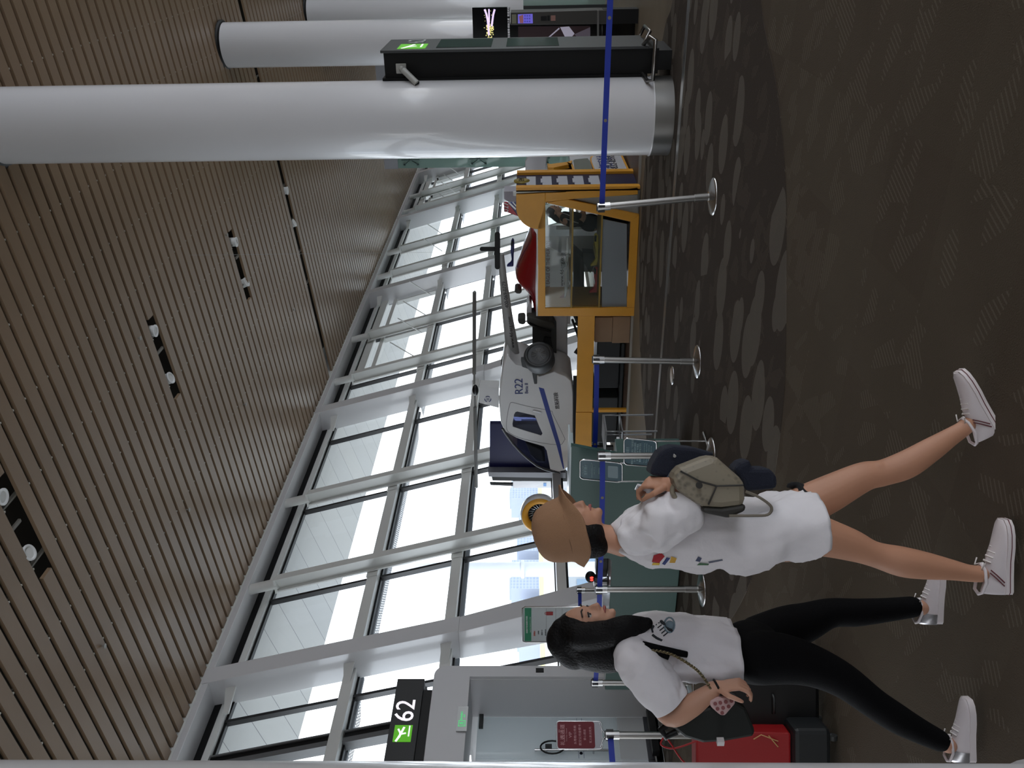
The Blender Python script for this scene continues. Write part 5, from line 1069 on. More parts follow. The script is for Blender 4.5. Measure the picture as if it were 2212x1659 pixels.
def shoe(par, ankle, fw, up, sc=1., nm='sneaker', heelcol=None, stripe=True):
    """low canvas sneaker; ankle = ankle joint, fw = towards the toe, up = away from the sole"""
    rt = fw.cross(up).normalized()
    def S(f, u, r=0.): return ankle+fw*f*sc+up*(u-.085)*sc+rt*r*sc
    WS = mat('shoe_white', (214, 206, 208), .55); SO = mat('shoe_sole', (222, 214, 214), .6)
    out = [(-.062, .026), (-.050, .034), (0, .034), (.05, .036), (.10, .044), (.14, .044), (.17, .036), (.188, .020)]
    ring0 = [S(f, 0, r) for f, r in out]+[S(f, 0, -r) for f, r in out[::-1]]
    m = MB(); m.loft([ring0, [p+up*.024*sc for p in ring0]]); o = m.build('sole', SO, par, bevel=.004)
    secs = [(-.064, .085, .018), (-.055, .092, .028), (-.02, .080, .031), (.02, .078, .032), (.06, .074, .034), (.10, .058, .039), (.14, .046, .039), (.17, .040, .031), (.186, .034, .014)]
    rings = []
    for f, h, w_ in secs:
        rings.append([S(f, .018+max(h-.018, 0)*max(0, math.sin(R(a)))**.75, w_*(math.cos(R(a)))*(1 if math.sin(R(a)) < .3 else (1-.35*math.sin(R(a))**2))) for a in range(0, 181, 12)])
    m = MB(); m.loft(rings, closed=False, cap=False); m.add(rings[0], [tuple(range(len(rings[0])))]); m.add(rings[-1], [tuple(range(len(rings[0])))]); u = m.build('upper', WS, par)
    m = MB()
    for k in range(5): f = .045+k*.016; h = .080-k*.007; m.tube([S(f, h-.012, .022), S(f+.004, h+.001, 0), S(f, h-.012, -.022)], .0028*sc, 6)
    m.tube([S(.04, .082, .0), S(.02, .098, .02), S(.045, .092, .03)], .0025*sc, 6); m.tube([S(.04, .082, .0), S(.03, .10, -.02), S(.05, .088, -.03)], .0025*sc, 6); m.build('laces', mat('lace_white', (228, 224, 222), .7), par)
    m = MB(); m.tube([S(f, .088 if f > -.05 else .098, r) for f, r in ((.035, .0), (.02, .024), (-.02, .032), (-.055, .024), (-.066, 0), (-.055, -.024), (-.02, -.032), (.02, -.024))], .0055*sc, 8, closed=True); m.build('collar', WS, par)
    if stripe:
        m = MB(); m.tube([S(-.03, .030, .0335), S(-.005, .055, .0315), S(.012, .073, .026)], .0022*sc, 5); m.tube([S(-.018, .030, .0345), S(.007, .055, .0325), S(.022, .071, .027)], .0022*sc, 5); m.build('side_stripes', mat('stripe_maroon', (96, 40, 48), .6), par)
        m = MB(); m.loft([[p+up*.010*sc+(p-S(.05, 0))*.012 for p in ring0], [p+up*.013*sc+(p-S(.05, 0))*.012 for p in ring0]], cap=False); m.build('sole_line', mat('stripe_maroon', (0, 0, 0)), par)
    if heelcol:
        m = MB(); m.loft([[p+fw*(-.002)*sc for p in rings[0]], rings[1], [p for p in rings[2]]], closed=False, cap=False); [setattr(v, 'x', v.x) for v in m.v]; m.v = [v+(v-S(-.02, .04))*.04 for v in m.v]; m.build('silver_heel', mat('silver_leather', (190, 190, 194), .25, .8), par)
    return u
def garment(b, rings, n=40, amp=.0, seed=0, twist=0):
    """cloth shell: rings of (front point, back point, half width, up) become soft ovals"""
    rnd = random.Random(seed); ph = [rnd.uniform(0, 6.28) for _ in range(8)]; R_ = []
    for k, (f, bk, lat) in enumerate(rings):
        c = (f+bk)/2; ax = (f-bk)/2; side = -FH; ring = []
        for i in range(n):
            a = 2*math.pi*i/n; w_ = amp*(math.sin(3*a+ph[0]+k*.5)+.7*math.sin(5*a+ph[1]-k*.8)+.5*math.sin(8*a+ph[2]+k*1.3))
            e = 1+w_; ring.append(c+ax*math.copysign(abs(math.cos(a))**.85, math.cos(a))*e+side*lat*math.copysign(abs(math.sin(a))**.85, math.sin(a))*e)
        R_.append(ring)
    b.loft(R_, cap=False); return R_
def cloth(b, name, m, parent, disp=.012, size=.09, thick=.003, sub=2, seed=0, weld=True):
    o = b.build(name, m, parent, weld=weld); o.modifiers.new('s', 'SUBSURF'); o.modifiers['s'].levels = o.modifiers['s'].render_levels = sub
    tx = bpy.data.textures.new('folds%s%d' % (name, seed), 'CLOUDS'); tx.noise_scale = size; tx.noise_depth = 2
    d = o.modifiers.new('d', 'DISPLACE'); d.texture = tx; d.strength = disp; d.mid_level = .5; d.texture_coords = 'GLOBAL'
    if disp > .025:
        t2 = bpy.data.textures.new('creases%s%d' % (name, seed), 'MARBLE'); t2.noise_scale = .13; t2.turbulence = 9; t2.marble_type = 'SOFT'
        d2 = o.modifiers.new('d2', 'DISPLACE'); d2.texture = t2; d2.strength = .022; d2.mid_level = .5; d2.texture_coords = 'GLOBAL'
    so = o.modifiers.new('t', 'SOLIDIFY'); so.thickness = thick; so.offset = 0; return o

# ------------------------------------------------------------------ woman in the bucket hat
D2 = 2.90; P = PT(D2); base = on_z(2175, 1150, 0); base = Vector((P(2175, 1150).x, P(2175, 1150).y, 0))
g = root('person', 'woman in tan bucket hat, long white T-shirt and bare legs walking with phone', 'person', tuple(base))
up = Vector((0, 0, 1)); fw = RH.copy()
hfw = (fw*.985+up*-.12).normalized(); hup = (up-hfw*up.dot(hfw)).normalized()
b = MB(); hc = P(1232, 1146); H = head(b, hc, hfw, hup, .98)
limb(b, [(P(1275, 1158), .050), (P(1310, 1163), .047), (P(1345, 1168), .055)])
limb(b, [(P(1370, 1160, .12), .055), (P(1368, 1160, -.12), .055)]); ell(b, P(1440, 1158), (fw, up, -FH), (.095, .15, .15)); ell(b, P(1580, 1152), (fw, up, -FH), (.09, .16, .14)); ell(b, P(1690, 1145), (fw, up, -FH), (.105, .11, .165))
limb(b, [(P(1378, 1155, .15), .048), (P(1430, 1135, .19), .044), (P(1487, 1102, .21), .038), (P(1470, 1070, .22), .034), (P(1449, 1046, .22), .024)])
wr = P(1449, 1046, .22); hd = (P(1408, 1042, .19)-wr).normalized(); hand(b, wr, hd, (fw*-.75+FH*.35+up*.0), curl=.75, side=1, sc=.95)
limb(b, [(P(1378, 1155, -.15), .048), (P(1440, 1120, -.19), .044), (P(1490, 1085, -.17), .037), (P(1455, 1058, -.06), .026)])
w2_ = P(1455, 1058, -.04); hand(b, w2_, (P(1420, 1064, .06)-w2_), (fw*-.4-FH*.2+up*.6), curl=.55, side=-1, sc=.9)
limb(b, [(P(1700, 1140, .075), .088), (P(1780, 1160, .075), .066), (P(1840, 1178, .072), .054), (P(1888, 1197, .07), .0435), (P(1947, 1213, .07), .051), (P(2000, 1222, .07), .046), (P(2050, 1230, .07), .036), (P(2092, 1238, .07), .029), (P(2118, 1240, .07), .028)])
limb(b, [(P(1700, 1120, -.075), .088), (P(1745, 1090, -.075), .072), (P(1800, 1062, -.075), .064), (P(1865, 1030, -.072), .052), (P(1905, 1022, -.07), .0465), (P(1957, 1004, -.07), .0495), (P(2010, 972, -.07), .042), (P(2050, 946, -.07), .033), (P(2078, 928, -.07), .028), (P(2090, 918, -.07), .028)])
ell(b, P(1899, 1014, -.055), (fw, up, -FH), (.028, .032, .026))
fuse(b, 'body', SKIN, g, .0048)
face_bits(H, g, .98)
# feet: near one flat on the floor, far one landing on its heel
shoe(g, P(2122, 1241, .07), (fw*1+up*.02+FH*-.05).normalized(), up, 1.0)
d = (fw*.86+up*.50).normalized(); shoe(g, P(2092, 922, -.07), d, (up-d*up.dot(d)).normalized(), 1.0)
# long T-shirt
b = MB(); T = lambda x, yf, yb, lat: (P(x, yf), P(x+(6 if x < 1400 else 0), yb), lat)
garment(b, [T(1326, 1140, 1196, .052), T(1336, 1128, 1202, .075), T(1350, 1115, 1208, .12), T(1366, 1104, 1214, .155), T(1395, 1094, 1220, .18), T(1440, 1084, 1225, .185), T(1500, 1078, 1227, .185), T(1560, 1074, 1227, .19), T(1620, 1070, 1224, .195), T(1680, 1064, 1212, .20), T(1722, 1060, 1198, .205), (P(1742, 1060), P(1754, 1182), .205)], 44, .010, 3)
SH = cloth(b, 't_shirt', TEE, g, .034, .15)
def sleeve(pts, nm='sleeve', seed=1, mm=TEE, par=None):
    b = MB(); q = smooth([tuple(p)+(r,) for p, r in pts], 3); n = len(b.f); b.tube([c[:3] for c in q], [c[3] for c in q], 24); b.f = [f for f in b.f if len(f) == 4]; b.sm = b.sm[:len(b.f)]
    return cloth(b, nm, mm, par or g, .032, .12, seed=seed, weld=True)
sleeve([(P(1362, 1156, .12), .062), (P(1392, 1148, .155), .082), (P(1430, 1128, .18), .092), (P(1466, 1100, .20), .088), (P(1478, 1074, .21), .074), (P(1480, 1054, .215), .068)], seed=2)
sleeve([(P(1362, 1156, -.12), .062), (P(1392, 1148, -.155), .080), (P(1430, 1128, -.18), .085), (P(1466, 1100, -.18), .078), (P(1480, 1080, -.16), .066)], seed=3)
# small printed picture on the back of the shirt: generic coloured patches
from mathutils.bvhtree import BVHTree
def skin_hit(o):
    bpy.context.view_layer.update(); e = o.evaluated_get(bpy.context.evaluated_depsgraph_get()); me = e.to_mesh(); mw = o.matrix_world
    t_ = BVHTree.FromPolygons([mw @ v.co for v in me.vertices], [tuple(p.vertices) for p in me.polygons]); e.to_mesh_clear(); return t_
def cast(tree, x, y, lift=.003):
    h = tree.ray_cast(CAM, ray(x, y).normalized()); return h[0]-ray(x, y).normalized()*lift if h[0] is not None else None
def patch(pts, mm, par, d=.0): 
    b = MB(); b.add([p for p in pts], [tuple(range(len(pts)))]); so = b.build('print_patch', mm, par); s = so.modifiers.new('t', 'SOLIDIFY'); s.thickness = .002; return so
prints = [('print_red', (176, 40, 48), [(1378, 1222), (1384, 1206), (1396, 1198), (1406, 1204), (1402, 1222)]), ('print_red2', (168, 34, 44), [(1408, 1214), (1412, 1200), (1428, 1194), (1436, 1202), (1424, 1216)]), ('print_yellow', (214, 176, 60), [(1408, 1226), (1410, 1216), (1426, 1216), (1424, 1226)]), ('print_blue', (52, 66, 120), [(1430, 1218), (1440, 1204), (1448, 1206), (1436, 1222)]), ('print_gold', (206, 160, 62), [(1446, 1216), (1450, 1202), (1462, 1206), (1458, 1216)]), ('print_green', (60, 100, 66), [(1505, 1226), (1512, 1216), (1532, 1218), (1530, 1226)]), ('print_slate', (70, 78, 104), [(1502, 1212), (1508, 1202), (1516, 1206), (1512, 1214)]), ('print_grey2', (96, 100, 116), [(1530, 1213), (1560, 1208), (1562, 1211), (1532, 1217)])]
TR = skin_hit(SH)
for nm, c_, pts in prints:
    b_ = MB(); n0 = 10; xs = [p[0] for p in pts]; cx_ = sum(xs)/len(xs); cy_ = sum(p[1] for p in pts)/len(pts); c0 = cast(TR, cx_, min(cy_, 1217))
    ring = [cast(TR, x, min(y, 1221)) for x, y in pts]
    if c0 is None or any(r_ is None for r_ in ring): continue
    mid = [(r_+c0)/2 for r_ in ring]; mid = [cast(TR, (x+cx_)/2, min((y+cy_)/2, 1219)) or m_ for (x, y), m_ in zip(pts, mid)]; k_ = len(ring)
    b_.add([c0]+mid+ring, [(0, 1+i_, 1+(i_+1) % k_) for i_ in range(k_)]+[(1+i_, 1+k_+i_, 1+k_+(i_+1) % k_, 1+(i_+1) % k_) for i_ in range(k_)]); b_.build('print_patch', mat(nm, c_, .8), g)
# black lace shorts edge
b = MB(); b.tube([P(1698, 1050, -.05), P(1712, 1046, -.09), P(1726, 1054, -.08), P(1742, 1070, -.03), P(1752, 1090, .0)], [.006, .016, .02, .016, .008], 12); cloth(b, 'lace_shorts_edge', mat('lace_black', (18, 18, 20), .9), g, .02, .02, .001, 1, 7)
# hair below the hat
b = MB(); ell(b, H(-.020, -.020), (hfw, hup, hfw.cross(hup)), (.080, .080, .080)); ell(b, P(1272, 1162), (fw, up, -FH), (.070, .062, .086)); ell(b, P(1290, 1172), (fw, up, -FH), (.050, .042, .070)); limb(b, [(H(.005, -.02, .062), .034), (H(-.006, -.065, .06), .030), (H(-.03, -.098, .05), .022)]); limb(b, [(H(.0, -.02, -.062), .034), (H(-.01, -.07, -.06), .028)])
fuse(b, 'hair', HAIR, g, .006, 3)
# bucket hat: crown, stitched seam and drooping brim
tan = mat('hat_tan', (158, 120, 90), .9, bump=.5, bscale=500); f0 = (P(1206, 1056)-P(1246, 1218)).normalized(); u0 = (up-f0*up.dot(f0)).normalized(); r0 = f0.cross(u0)
hcen = P(1226, 1143)
def HB(a, rf, rl, h): return hcen+f0*rf*math.cos(a)+r0*rl*math.sin(a)+u0*h
NA = 40; ang = [2*math.pi*i/NA for i in range(NA)]
b = MB(); rg = []
for rf, rl, h in ((.004, .004, .121), (.035, .032, .119), (.066, .060, .108), (.088, .080, .088), (.100, .091, .060), (.107, .097, .028), (.110, .100, .0)): rg.append([HB(a, rf, rl, h) for a in ang])
for e_, dr in ((.010, .012), (.020, .030), (.028, .046), (.032, .058)):
    rg.append([HB(a, .110+e_*(.85+.55*max(0, math.cos(a))**2), .10+e_*.75, -dr*(.25+.85*math.sin(a)**2-.15*math.cos(a))-.004*math.sin(6*a+1)*e_/.03) for a in ang])
b.loft(rg, cap=False); b.add([HB(a, .004, .004, .121) for a in ang], [tuple(range(NA))], True); cloth(b, 'bucket_hat', tan, g, .010, .06, .004, 1, 9)
m = MB(); m.tube([HB(a, .1115, .1015, .002) for a in ang], .0018, 6, closed=True); m.build('hat_seam', mat('seam_tan', (128, 96, 72), .9), g)
# phone in the right hand
ph = P(1414, 1062, .17); b = MB(); a_, c_ = (up*.94+fw*.25).normalized(), (fw*.35-FH*.93).normalized(); n_ = a_.cross(c_)
b.hexa([ph+a_*sa*.062+c_*sc_*.032+n_*sn*.004 for sa in (-1, 1) for sn, sc_ in ((-1, -1), (1, -1), (1, 1), (-1, 1))]); t = b.build('mobile_phone', mat('phone_white', (206, 206, 212), .2), None, bevel=.003)
tag(t, 'white mobile phone held by the woman in the tan hat', 'phone')
# shoulder bag with snake pattern
def snake():
    m = mat('snake_leather', (128, 118, 102), .5); n = m.node_tree.nodes; l = m.node_tree.links; t = n.new('ShaderNodeTexCoord'); v = n.new('ShaderNodeTexVoronoi'); v.inputs['Scale'].default_value = 60
    z = n.new('ShaderNodeTexNoise'); z.inputs['Scale'].default_value = 9; r = n.new('ShaderNodeValToRGB'); r.color_ramp.elements[0].color = lin((46, 40, 34)); r.color_ramp.elements[1].color = lin((136, 127, 110)); r.color_ramp.elements[0].position = .2; r.color_ramp.elements[1].position = .75
    mx = n.new('ShaderNodeMath'); mx.operation = 'MULTIPLY_ADD'; mx.inputs[1].default_value = .6; l.new(t.outputs['Object'], v.inputs['Vector']); l.new(t.outputs['Object'], z.inputs['Vector']); l.new(v.outputs['Distance'], mx.inputs[0]); l.new(z.outputs['Fac'], mx.inputs[2]); l.new(mx.outputs[0], r.inputs['Fac']); l.new(r.outputs['Color'], n['Principled BSDF'].inputs['Base Color']); return m
SN = snake(); bo = P(1530, 1060, .27); t = root('handbag', 'grey snake patterned shoulder bag carried by the woman in the hat', 'handbag', tuple(bo))
out = [(1449, 1034), (1470, 1012), (1537, 986), (1552, 990), (1611, 1042), (1612, 1094), (1560, 1100), (1520, 1098), (1462, 1060)]
b = MB(); b.prism([P(x, y, .30) for x, y in out], FH*.11); b.build('body', SN, t, bevel=.022)
b = MB(); b.prism([P(x, y, .302) for x, y in [(1520, 1096), (1560, 1099), (1612, 1090), (1611, 1104), (1575, 1120), (1518, 1108)]], FH*.10); b.build('dark_base', mat('bag_dark', (40, 38, 34), .6), t, bevel=.012)
b = MB(); b.tube(smooth([tuple(P(x, y, .305)) for x, y in ((1611, 1062), (1636, 1072), (1660, 1088), (1667, 1100), (1658, 1112), (1630, 1114), (1575, 1114))], 4), .0045, 8); b.build('strap', mat('strap_grey', (112, 104, 92), .6), t)
b = MB(); b.tube([P(x, y, .308) for x, y in ((1530, 1090), (1548, 1050), (1606, 1048))], .003, 6); b.tube([P(x, y, .308) for x, y in ((1470, 1018), (1512, 1040), (1548, 1050))], .003, 6); b.lathe(P(1510, 1048, .312), [(.010, 0), (.010, .006)], 14, axis=-FH); b.build('seams_and_clasp', mat('bag_dark', (0, 0, 0)), t)
b = MB(); b.tube(smooth([tuple(P(x, y, .26)) for x, y in ((1460, 1040), (1452, 1062), (1470, 1082), (1520, 1092))], 4), .008, 8); b.build('short_handle', SN, t)
# dark denim jacket over the arm
DN = mat('denim_navy', (17, 23, 40), .85, bump=.4, bscale=300); DL = mat('denim_light', (84, 98, 118), .85, bump=.4, bscale=300)
t = root('denim_jacket', 'dark navy denim jacket draped over the bag arm', 'jacket', tuple(P(1450, 1000, .15)))
b = MB(); b.prism([P(x, y, .20) for x, y in [(1404, 1026), (1410, 1004), (1424, 980), (1437, 969), (1456, 964), (1500, 968), (1545, 980), (1537, 990), (1470, 1018), (1449, 1034)]], FH*.12); o = b.build('upper_fold', DN, t, bevel=.03)
b = MB(); b.prism([P(x, y, .22) for x, y in [(1584, 1016), (1600, 1000), (1622, 992), (1624, 1012), (1664, 1012), (1680, 1030), (1680, 1056), (1640, 1060), (1612, 1062), (1606, 1040)]], FH*.10); b.build('lower_fold', DN, t, bevel=.02)
b = MB(); b.prism([P(x, y, .215) for x, y in [(1440, 1036), (1448, 1020), (1500, 1000), (1530, 988), (1540, 984), (1544, 994), (1500, 1012), (1452, 1034)]], FH*.08); b.build('light_lining', DL, t, bevel=.01)
b = MB(); b.lathe(P(1457, 985, .205), [(.007, 0), (.005, .004)], 14, axis=-FH); b.build('metal_button', CHROME, t)

# ------------------------------------------------------------------ woman with long black hair
D1 = 3.15; P = PT(D1); base = P(2110, 1440); base.z = 0
g = root('person', 'woman with long black hair, white T-shirt and black trousers walking right', 'person', tuple(base))
hfw = (fw*.975-FH*.17+up*-.10).normalized(); hup = (up-hfw*up.dot(hfw)).normalized()
b = MB(); hc = P(1268, 1358); H = head(b, hc, hfw, hup, .96)
limb(b, [(P(1315, 1375), .046), (P(1340, 1382), .044), (P(1365, 1388), .052)])
limb(b, [(P(1380, 1395, .10), .045), (P(1380, 1395, -.10), .045)]); ell(b, P(1440, 1392), (fw, up, -FH), (.095, .14, .15)); ell(b, P(1540, 1402), (fw, up, -FH), (.085, .14, .135)); ell(b, P(1620, 1405), (fw, up, -FH), (.085, .08, .13))
limb(b, [(P(1388, 1435, .13), .042), (P(1418, 1492, .18), .043), (P(1447, 1545, .20), .040), (P(1490, 1526, .215), .040), (P(1525, 1502, .22), .031), (P(1549, 1484, .22), .024)])
wr = P(1549, 1484, .22); hand(b, wr, (P(1592, 1478, .24)-wr), (-fw*.9-FH*-.2), curl=.62, side=-1, sc=.92)
limb(b, [(P(1382, 1400, -.14), .046), (P(1440, 1400, -.19), .043), (P(1510, 1405, -.19), .036), (P(1560, 1400, -.18), .026)])
w3 = P(1560, 1400, -.18); hand(b, w3, (P(1600, 1395, -.18)-w3), (-fw*.3+FH*.9), curl=.35, side=1, sc=.9)
limb(b, [(P(1990, 1312, -.09), .031), (P(1950, 1312, -.09), .034)]); limb(b, [(P(2050, 1610, .09), .029), (P(2010, 1590, .09), .034)])
fuse(b, 'body', SKIN2, g, .0048); face_bits(H, g, .96)
BK = mat('black_trousers', (5, 5, 7), .85, bump=.2, bscale=200, spec=.15)
b = MB(); ell(b, P(1625, 1408), (fw, up, -FH), (.112, .115, .165)); limb(b, [(P(1590, 1406), .10), (P(1600, 1406), .10)])
limb(b, [(P(1640, 1385, -.08), .095), (P(1700, 1358, -.085), .086), (P(1745, 1342, -.09), .072), (P(1795, 1324, -.09), .056), (P(1850, 1323, -.09), .053), (P(1910, 1318, -.09), .046), (P(1972, 1311, -.09), .040)])
limb(b, [(P(1640, 1420, .08), .098), (P(1700, 1424, .085), .088), (P(1760, 1440, .09), .074), (P(1822, 1470, .09), .064), (P(1885, 1517, .09), .056), (P(1936, 1551, .09), .054), (P(1985, 1578, .09), .046), (P(2030, 1600, .09), .039)])
fuse(b, 'trousers', BK, g, .008, 6)
d = (fw*.98-FH*.05+up*-.02).normalized(); shoe(g, P(1986, 1312, -.09), d, (up-d*up.dot(d)).normalized(), .92, heelcol=1, stripe=False)
d = (fw*.80-up*.25-FH*.35).normalized(); shoe(g, P(2052, 1608, .09), (fw*.93+up*.05-FH*.05).normalized(), up, .92, heelcol=1, stripe=False)
b = MB(); T = lambda x, yf, yb, lat: (P(x, yf), P(x+4, yb), lat)
garment(b, [T(1345, 1362, 1412, .06), T(1352, 1350, 1425, .11), T(1362, 1342, 1438, .15), T(1382, 1335, 1446, .168), T(1420, 1329, 1452, .165), T(1450, 1330, 1454, .165), T(1500, 1338, 1458, .16), T(1545, 1345, 1464, .165), T(1580, 1350, 1472, .175)], 40, .010, 5)
SH = cloth(b, 't_shirt', TEE, g, .026, .13, seed=4)
sleeve([(P(1350, 1405, .08), .045), (P(1366, 1420, .12), .070), (P(1387, 1440, .150), .079), (P(1412, 1472, .17), .073), (P(1437, 1506, .185), .066), (P(1446, 1518, .188), .062)], seed=5, par=g); sleeve([(P(1350, 1400, -.08), .045), (P(1364, 1400, -.12), .064), (P(1390, 1400, -.15), .068), (P(1440, 1400, -.18), .064), (P(1462, 1400, -.18), .06)], seed=6, par=g)
# eye drawing on the chest
IK = mat('print_ink', (40, 46, 52), .8); IB = mat('print_blue_grey', (120, 140, 152), .8)
TR = skin_hit(SH)
def chest(x, y): return cast(TR, x, y, .002) or P(x, y, .1)
m = MB(); m.tube([chest(x, y) for x, y in ((1409, 1371), (1418, 1378), (1430, 1384))], .005, 6); m.tube([chest(x, y) for x, y in ((1412, 1352), (1408, 1358), (1410, 1366))], .004, 6); m.tube([chest(x, y) for x, y in ((1428, 1342), (1436, 1350), (1444, 1358), (1452, 1364))], .006, 6)
for k in range(5): m.tube([chest(1424+k*5, 1345+k*5), chest(1417+k*4, 1350+k*6)], .0022, 5)
m.build('eye_print', IK, g)
m = MB(); m.tube([chest(1446+11*math.cos(R(a)), 1350+16*math.sin(R(a))) for a in range(0, 360, 24)], .0035, 6, closed=True); m.ball(chest(1447, 1350), .016, 12, 8); m.build('iris_print', IB, g)
# black ribbon and chain strap
m = MB(); m.tube([P(x, y, t_) for x, y, t_ in ((1388, 1388, .17), (1420, 1400, .19), (1452, 1408, .195), (1484, 1414, .19))], [.006, .012, .013, .011], 8); m.tube([P(x, y, t_) for x, y, t_ in ((1392, 1392, .18), (1425, 1412, .195), (1445, 1420, .20))], [.005, .010, .010], 8); m.build('ribbon', BK, g)
m = MB(); pts = smooth([tuple(P(x, y, t_)) for x, y, t_ in ((1366, 1418, .16), (1400, 1405, .19), (1446, 1412, .21), (1490, 1436, .22), (1520, 1464, .235), (1560, 1530, .24))], 12)
for k, p in enumerate(pts): m.lathe(Vector(p), [(.005, -.002), (.0065, 0), (.005, .002)], 8, axis=(1, 0, .3) if k % 2 else (0, 1, .3))
o = m.build('chain_strap', mat('gold_chain', (150, 140, 110), .3, .9), g); o['kind'] = 'stuff'
m = MB(); m.lathe(P(1550, 1484, .22), [(.027, -.004), (.031, 0), (.027, .004)], 24, axis=(P(1560, 1480, .22)-P(1540, 1490, .22)).normalized(), cap=False); m.build('bracelet', BLACK, g)
# long hair
b = MB(); rr_ = hfw.cross(hup); ell(b, H(-.030, .028), (hfw, hup, rr_), (.098, .095, .092)); ell(b, H(-.055, -.03), (hfw, hup, rr_), (.085, .10, .096))
limb(b, [(P(1275, 1392, .0), .095), (P(1310, 1402, .01), .088), (P(1345, 1406, .02), .070), (P(1366, 1402, .02), .045)])
limb(b, [(P(1250, 1376, .07), .045), (P(1290, 1372, .08), .050), (P(1330, 1366, .09), .046), (P(1365, 1358, .10), .040), (P(1398, 1346, .11), .022)])
limb(b, [(P(1240, 1366, -.06), .04), (P(1300, 1366, -.08), .04), (P(1360, 1360, -.08), .03)]); limb(b, [(P(1300, 1362, .09), .03), (P(1350, 1350, .11), .035), (P(1385, 1343, .11), .02)])
limb(b, [(P(1218, 1362, .0), .05), (P(1214, 1385, .0), .06), (P(1240, 1412, .0), .06)])
fuse(b, 'long_hair', HAIR, g, .006, 4)
# patterned pouch in her hand and dark bag under the arm
t = root('polka_pouch', 'small pink polka dot pouch in the black haired woman\'s hand', 'pouch', tuple(P(1560, 1525, .24)))
b = MB(); b.prism([P(x, y, .25) for x, y in ((1532, 1513), (1548, 1508), (1585, 1505), (1590, 1520), (1566, 1548), (1556, 1546), (1536, 1528))], FH*.03); b.build('cloth', mat('pouch_pink', (200, 168, 166), .8), t, bevel=.012)
for k, (x, y) in enumerate(((1545, 1520), (1556, 1518), (1568, 1516), (1580, 1514), (1550, 1531), (1562, 1529), (1574, 1526), (1560, 1540))):
    m = MB(); m.lathe(P(x, y, .252), [(.0065, 0), (.0065, .0012)], 12, axis=-FH); m.build('dot', mat('dot_rose', (140, 84, 84), .8), t)
t = root('handbag', 'dark green black soft bag hanging from the elbow of black haired woman', 'handbag', tuple(P(1520, 1580, .15)))
b = MB(); b.prism([P(x, y, .22) for x, y in ((1436, 1560), (1446, 1550), (1475, 1548), (1530, 1528), (1590, 1516), (1612, 1530), (1632, 1580), (1628, 1592), (1560, 1604), (1520, 1606), (1480, 1594), (1452, 1572))], FH*.12); b.build('body', mat('bag_dark_green', (20, 24, 21), .5), t, bevel=.03)
b = MB(); b.tube([P(1440, 1568, .2), P(1428, 1575, .2), P(1438, 1592, .2), P(1462, 1580, .2)], .012, 10); b.build('handle', BLACK, t)
b = MB(); b.box(*[v for c_ in (P(1556, 1602, .225),) for v in (c_.x-.01, c_.x+.01, c_.y-.01, c_.y+.01, c_.z-.012, c_.z+.012)]); b.build('white_tag', mat('tag_white', (210, 205, 205), .5), t)
# suitcases and the red bag behind her
def case(nm, lab, c, w_, dp, h, col, z=0):
    t = root(nm, lab, 'suitcase', tuple(c)); b = MB(); pts = [c+RH*u*w_/2+FH*v*dp/2+up*(z+.04) for u, v in ((-1, -1), (1, -1), (1, 1), (-1, 1))]
    b.hexa(pts+[p+up*(h-.04) for p in pts]); b.build('shell', mat('case_'+nm+str(col[0]), col, .5), t, bevel=.025)
    for k, (u, v) in enumerate(((-1, -1), (1, -1), (1, 1), (-1, 1))):
        p = c+RH*u*(w_/2-.05)+FH*v*(dp/2-.03); m = MB(); m.cyl(p+up*.026+RH*-.012, p+up*.026+RH*.012, .026, seg=16); m.box(p.x-.012, p.x+.012, p.y-.012, p.y+.012, .028, .07); m.build('wheel', DGREY, t)
    return t
c = on_z(1788, 1528); t = case('suitcase', 'black suitcase standing on the carpet behind the black haired woman', c+FH*.12, .44, .24, .53, (7, 7, 8))
q = c+up*.30+RH*.02; m = MB(); m.tube([q-RH*.05-FH*.005, q-RH*.04-FH*.03, q+RH*.04-FH*.03, q+RH*.05-FH*.005], .008, 8); m.build('side_handle', DGREY, t)
c = on_z(1815, 1665); t = case('suitcase', 'low dark grey suitcase under the red tote bag', c+FH*.16, .42, .3, .235, (24, 27, 29))
RB = mat('tote_red', (150, 12, 18), .55); z0 = .237; t = root('tote_bag', 'red tote bag with string handles on the low suitcase', 'bag', tuple(c+up*z0+FH*.16))
cc = c+FH*.16; b = MB(); 
b.hexa([cc+RH*u*.17+FH*v*.10+up*z0 for u, v in ((-1, -1), (1, -1), (1, 1), (-1, 1))]+[cc+RH*(u*.16+.01)+FH*v*.07+up*(z0+.50) for u, v in ((-1, -1), (1, -1), (1, 1), (-1, 1))]); b.build('body', RB, t, bevel=.012)
b = MB(); b.tube(smooth([tuple(cc+RH*a_+up*z_-FH*.08) for a_, z_ in ((-.05, z0+.5), (.02, z0+.58), (.11, z0+.64), (.14, z0+.67), (.10, z0+.69), (.08, z0+.62), (.12, z0+.5))], 5), .005, 8); b.build('string_handle', RB, t)
b = MB(); b.tube([cc-FH*.102+RH*.13+up*(z0+.02+.05), cc-FH*.104+RH*.165+up*(z0+.16), cc-FH*.102+RH*.14+up*(z0+.20)], .003, 6); b.tube([cc-FH*.102+RH*.10+up*(z0+.07), cc-FH*.104+RH*.16+up*(z0+.12)], .003, 6); b.build('beige_cord', mat('cord_beige', (190, 150, 100), .7), t)

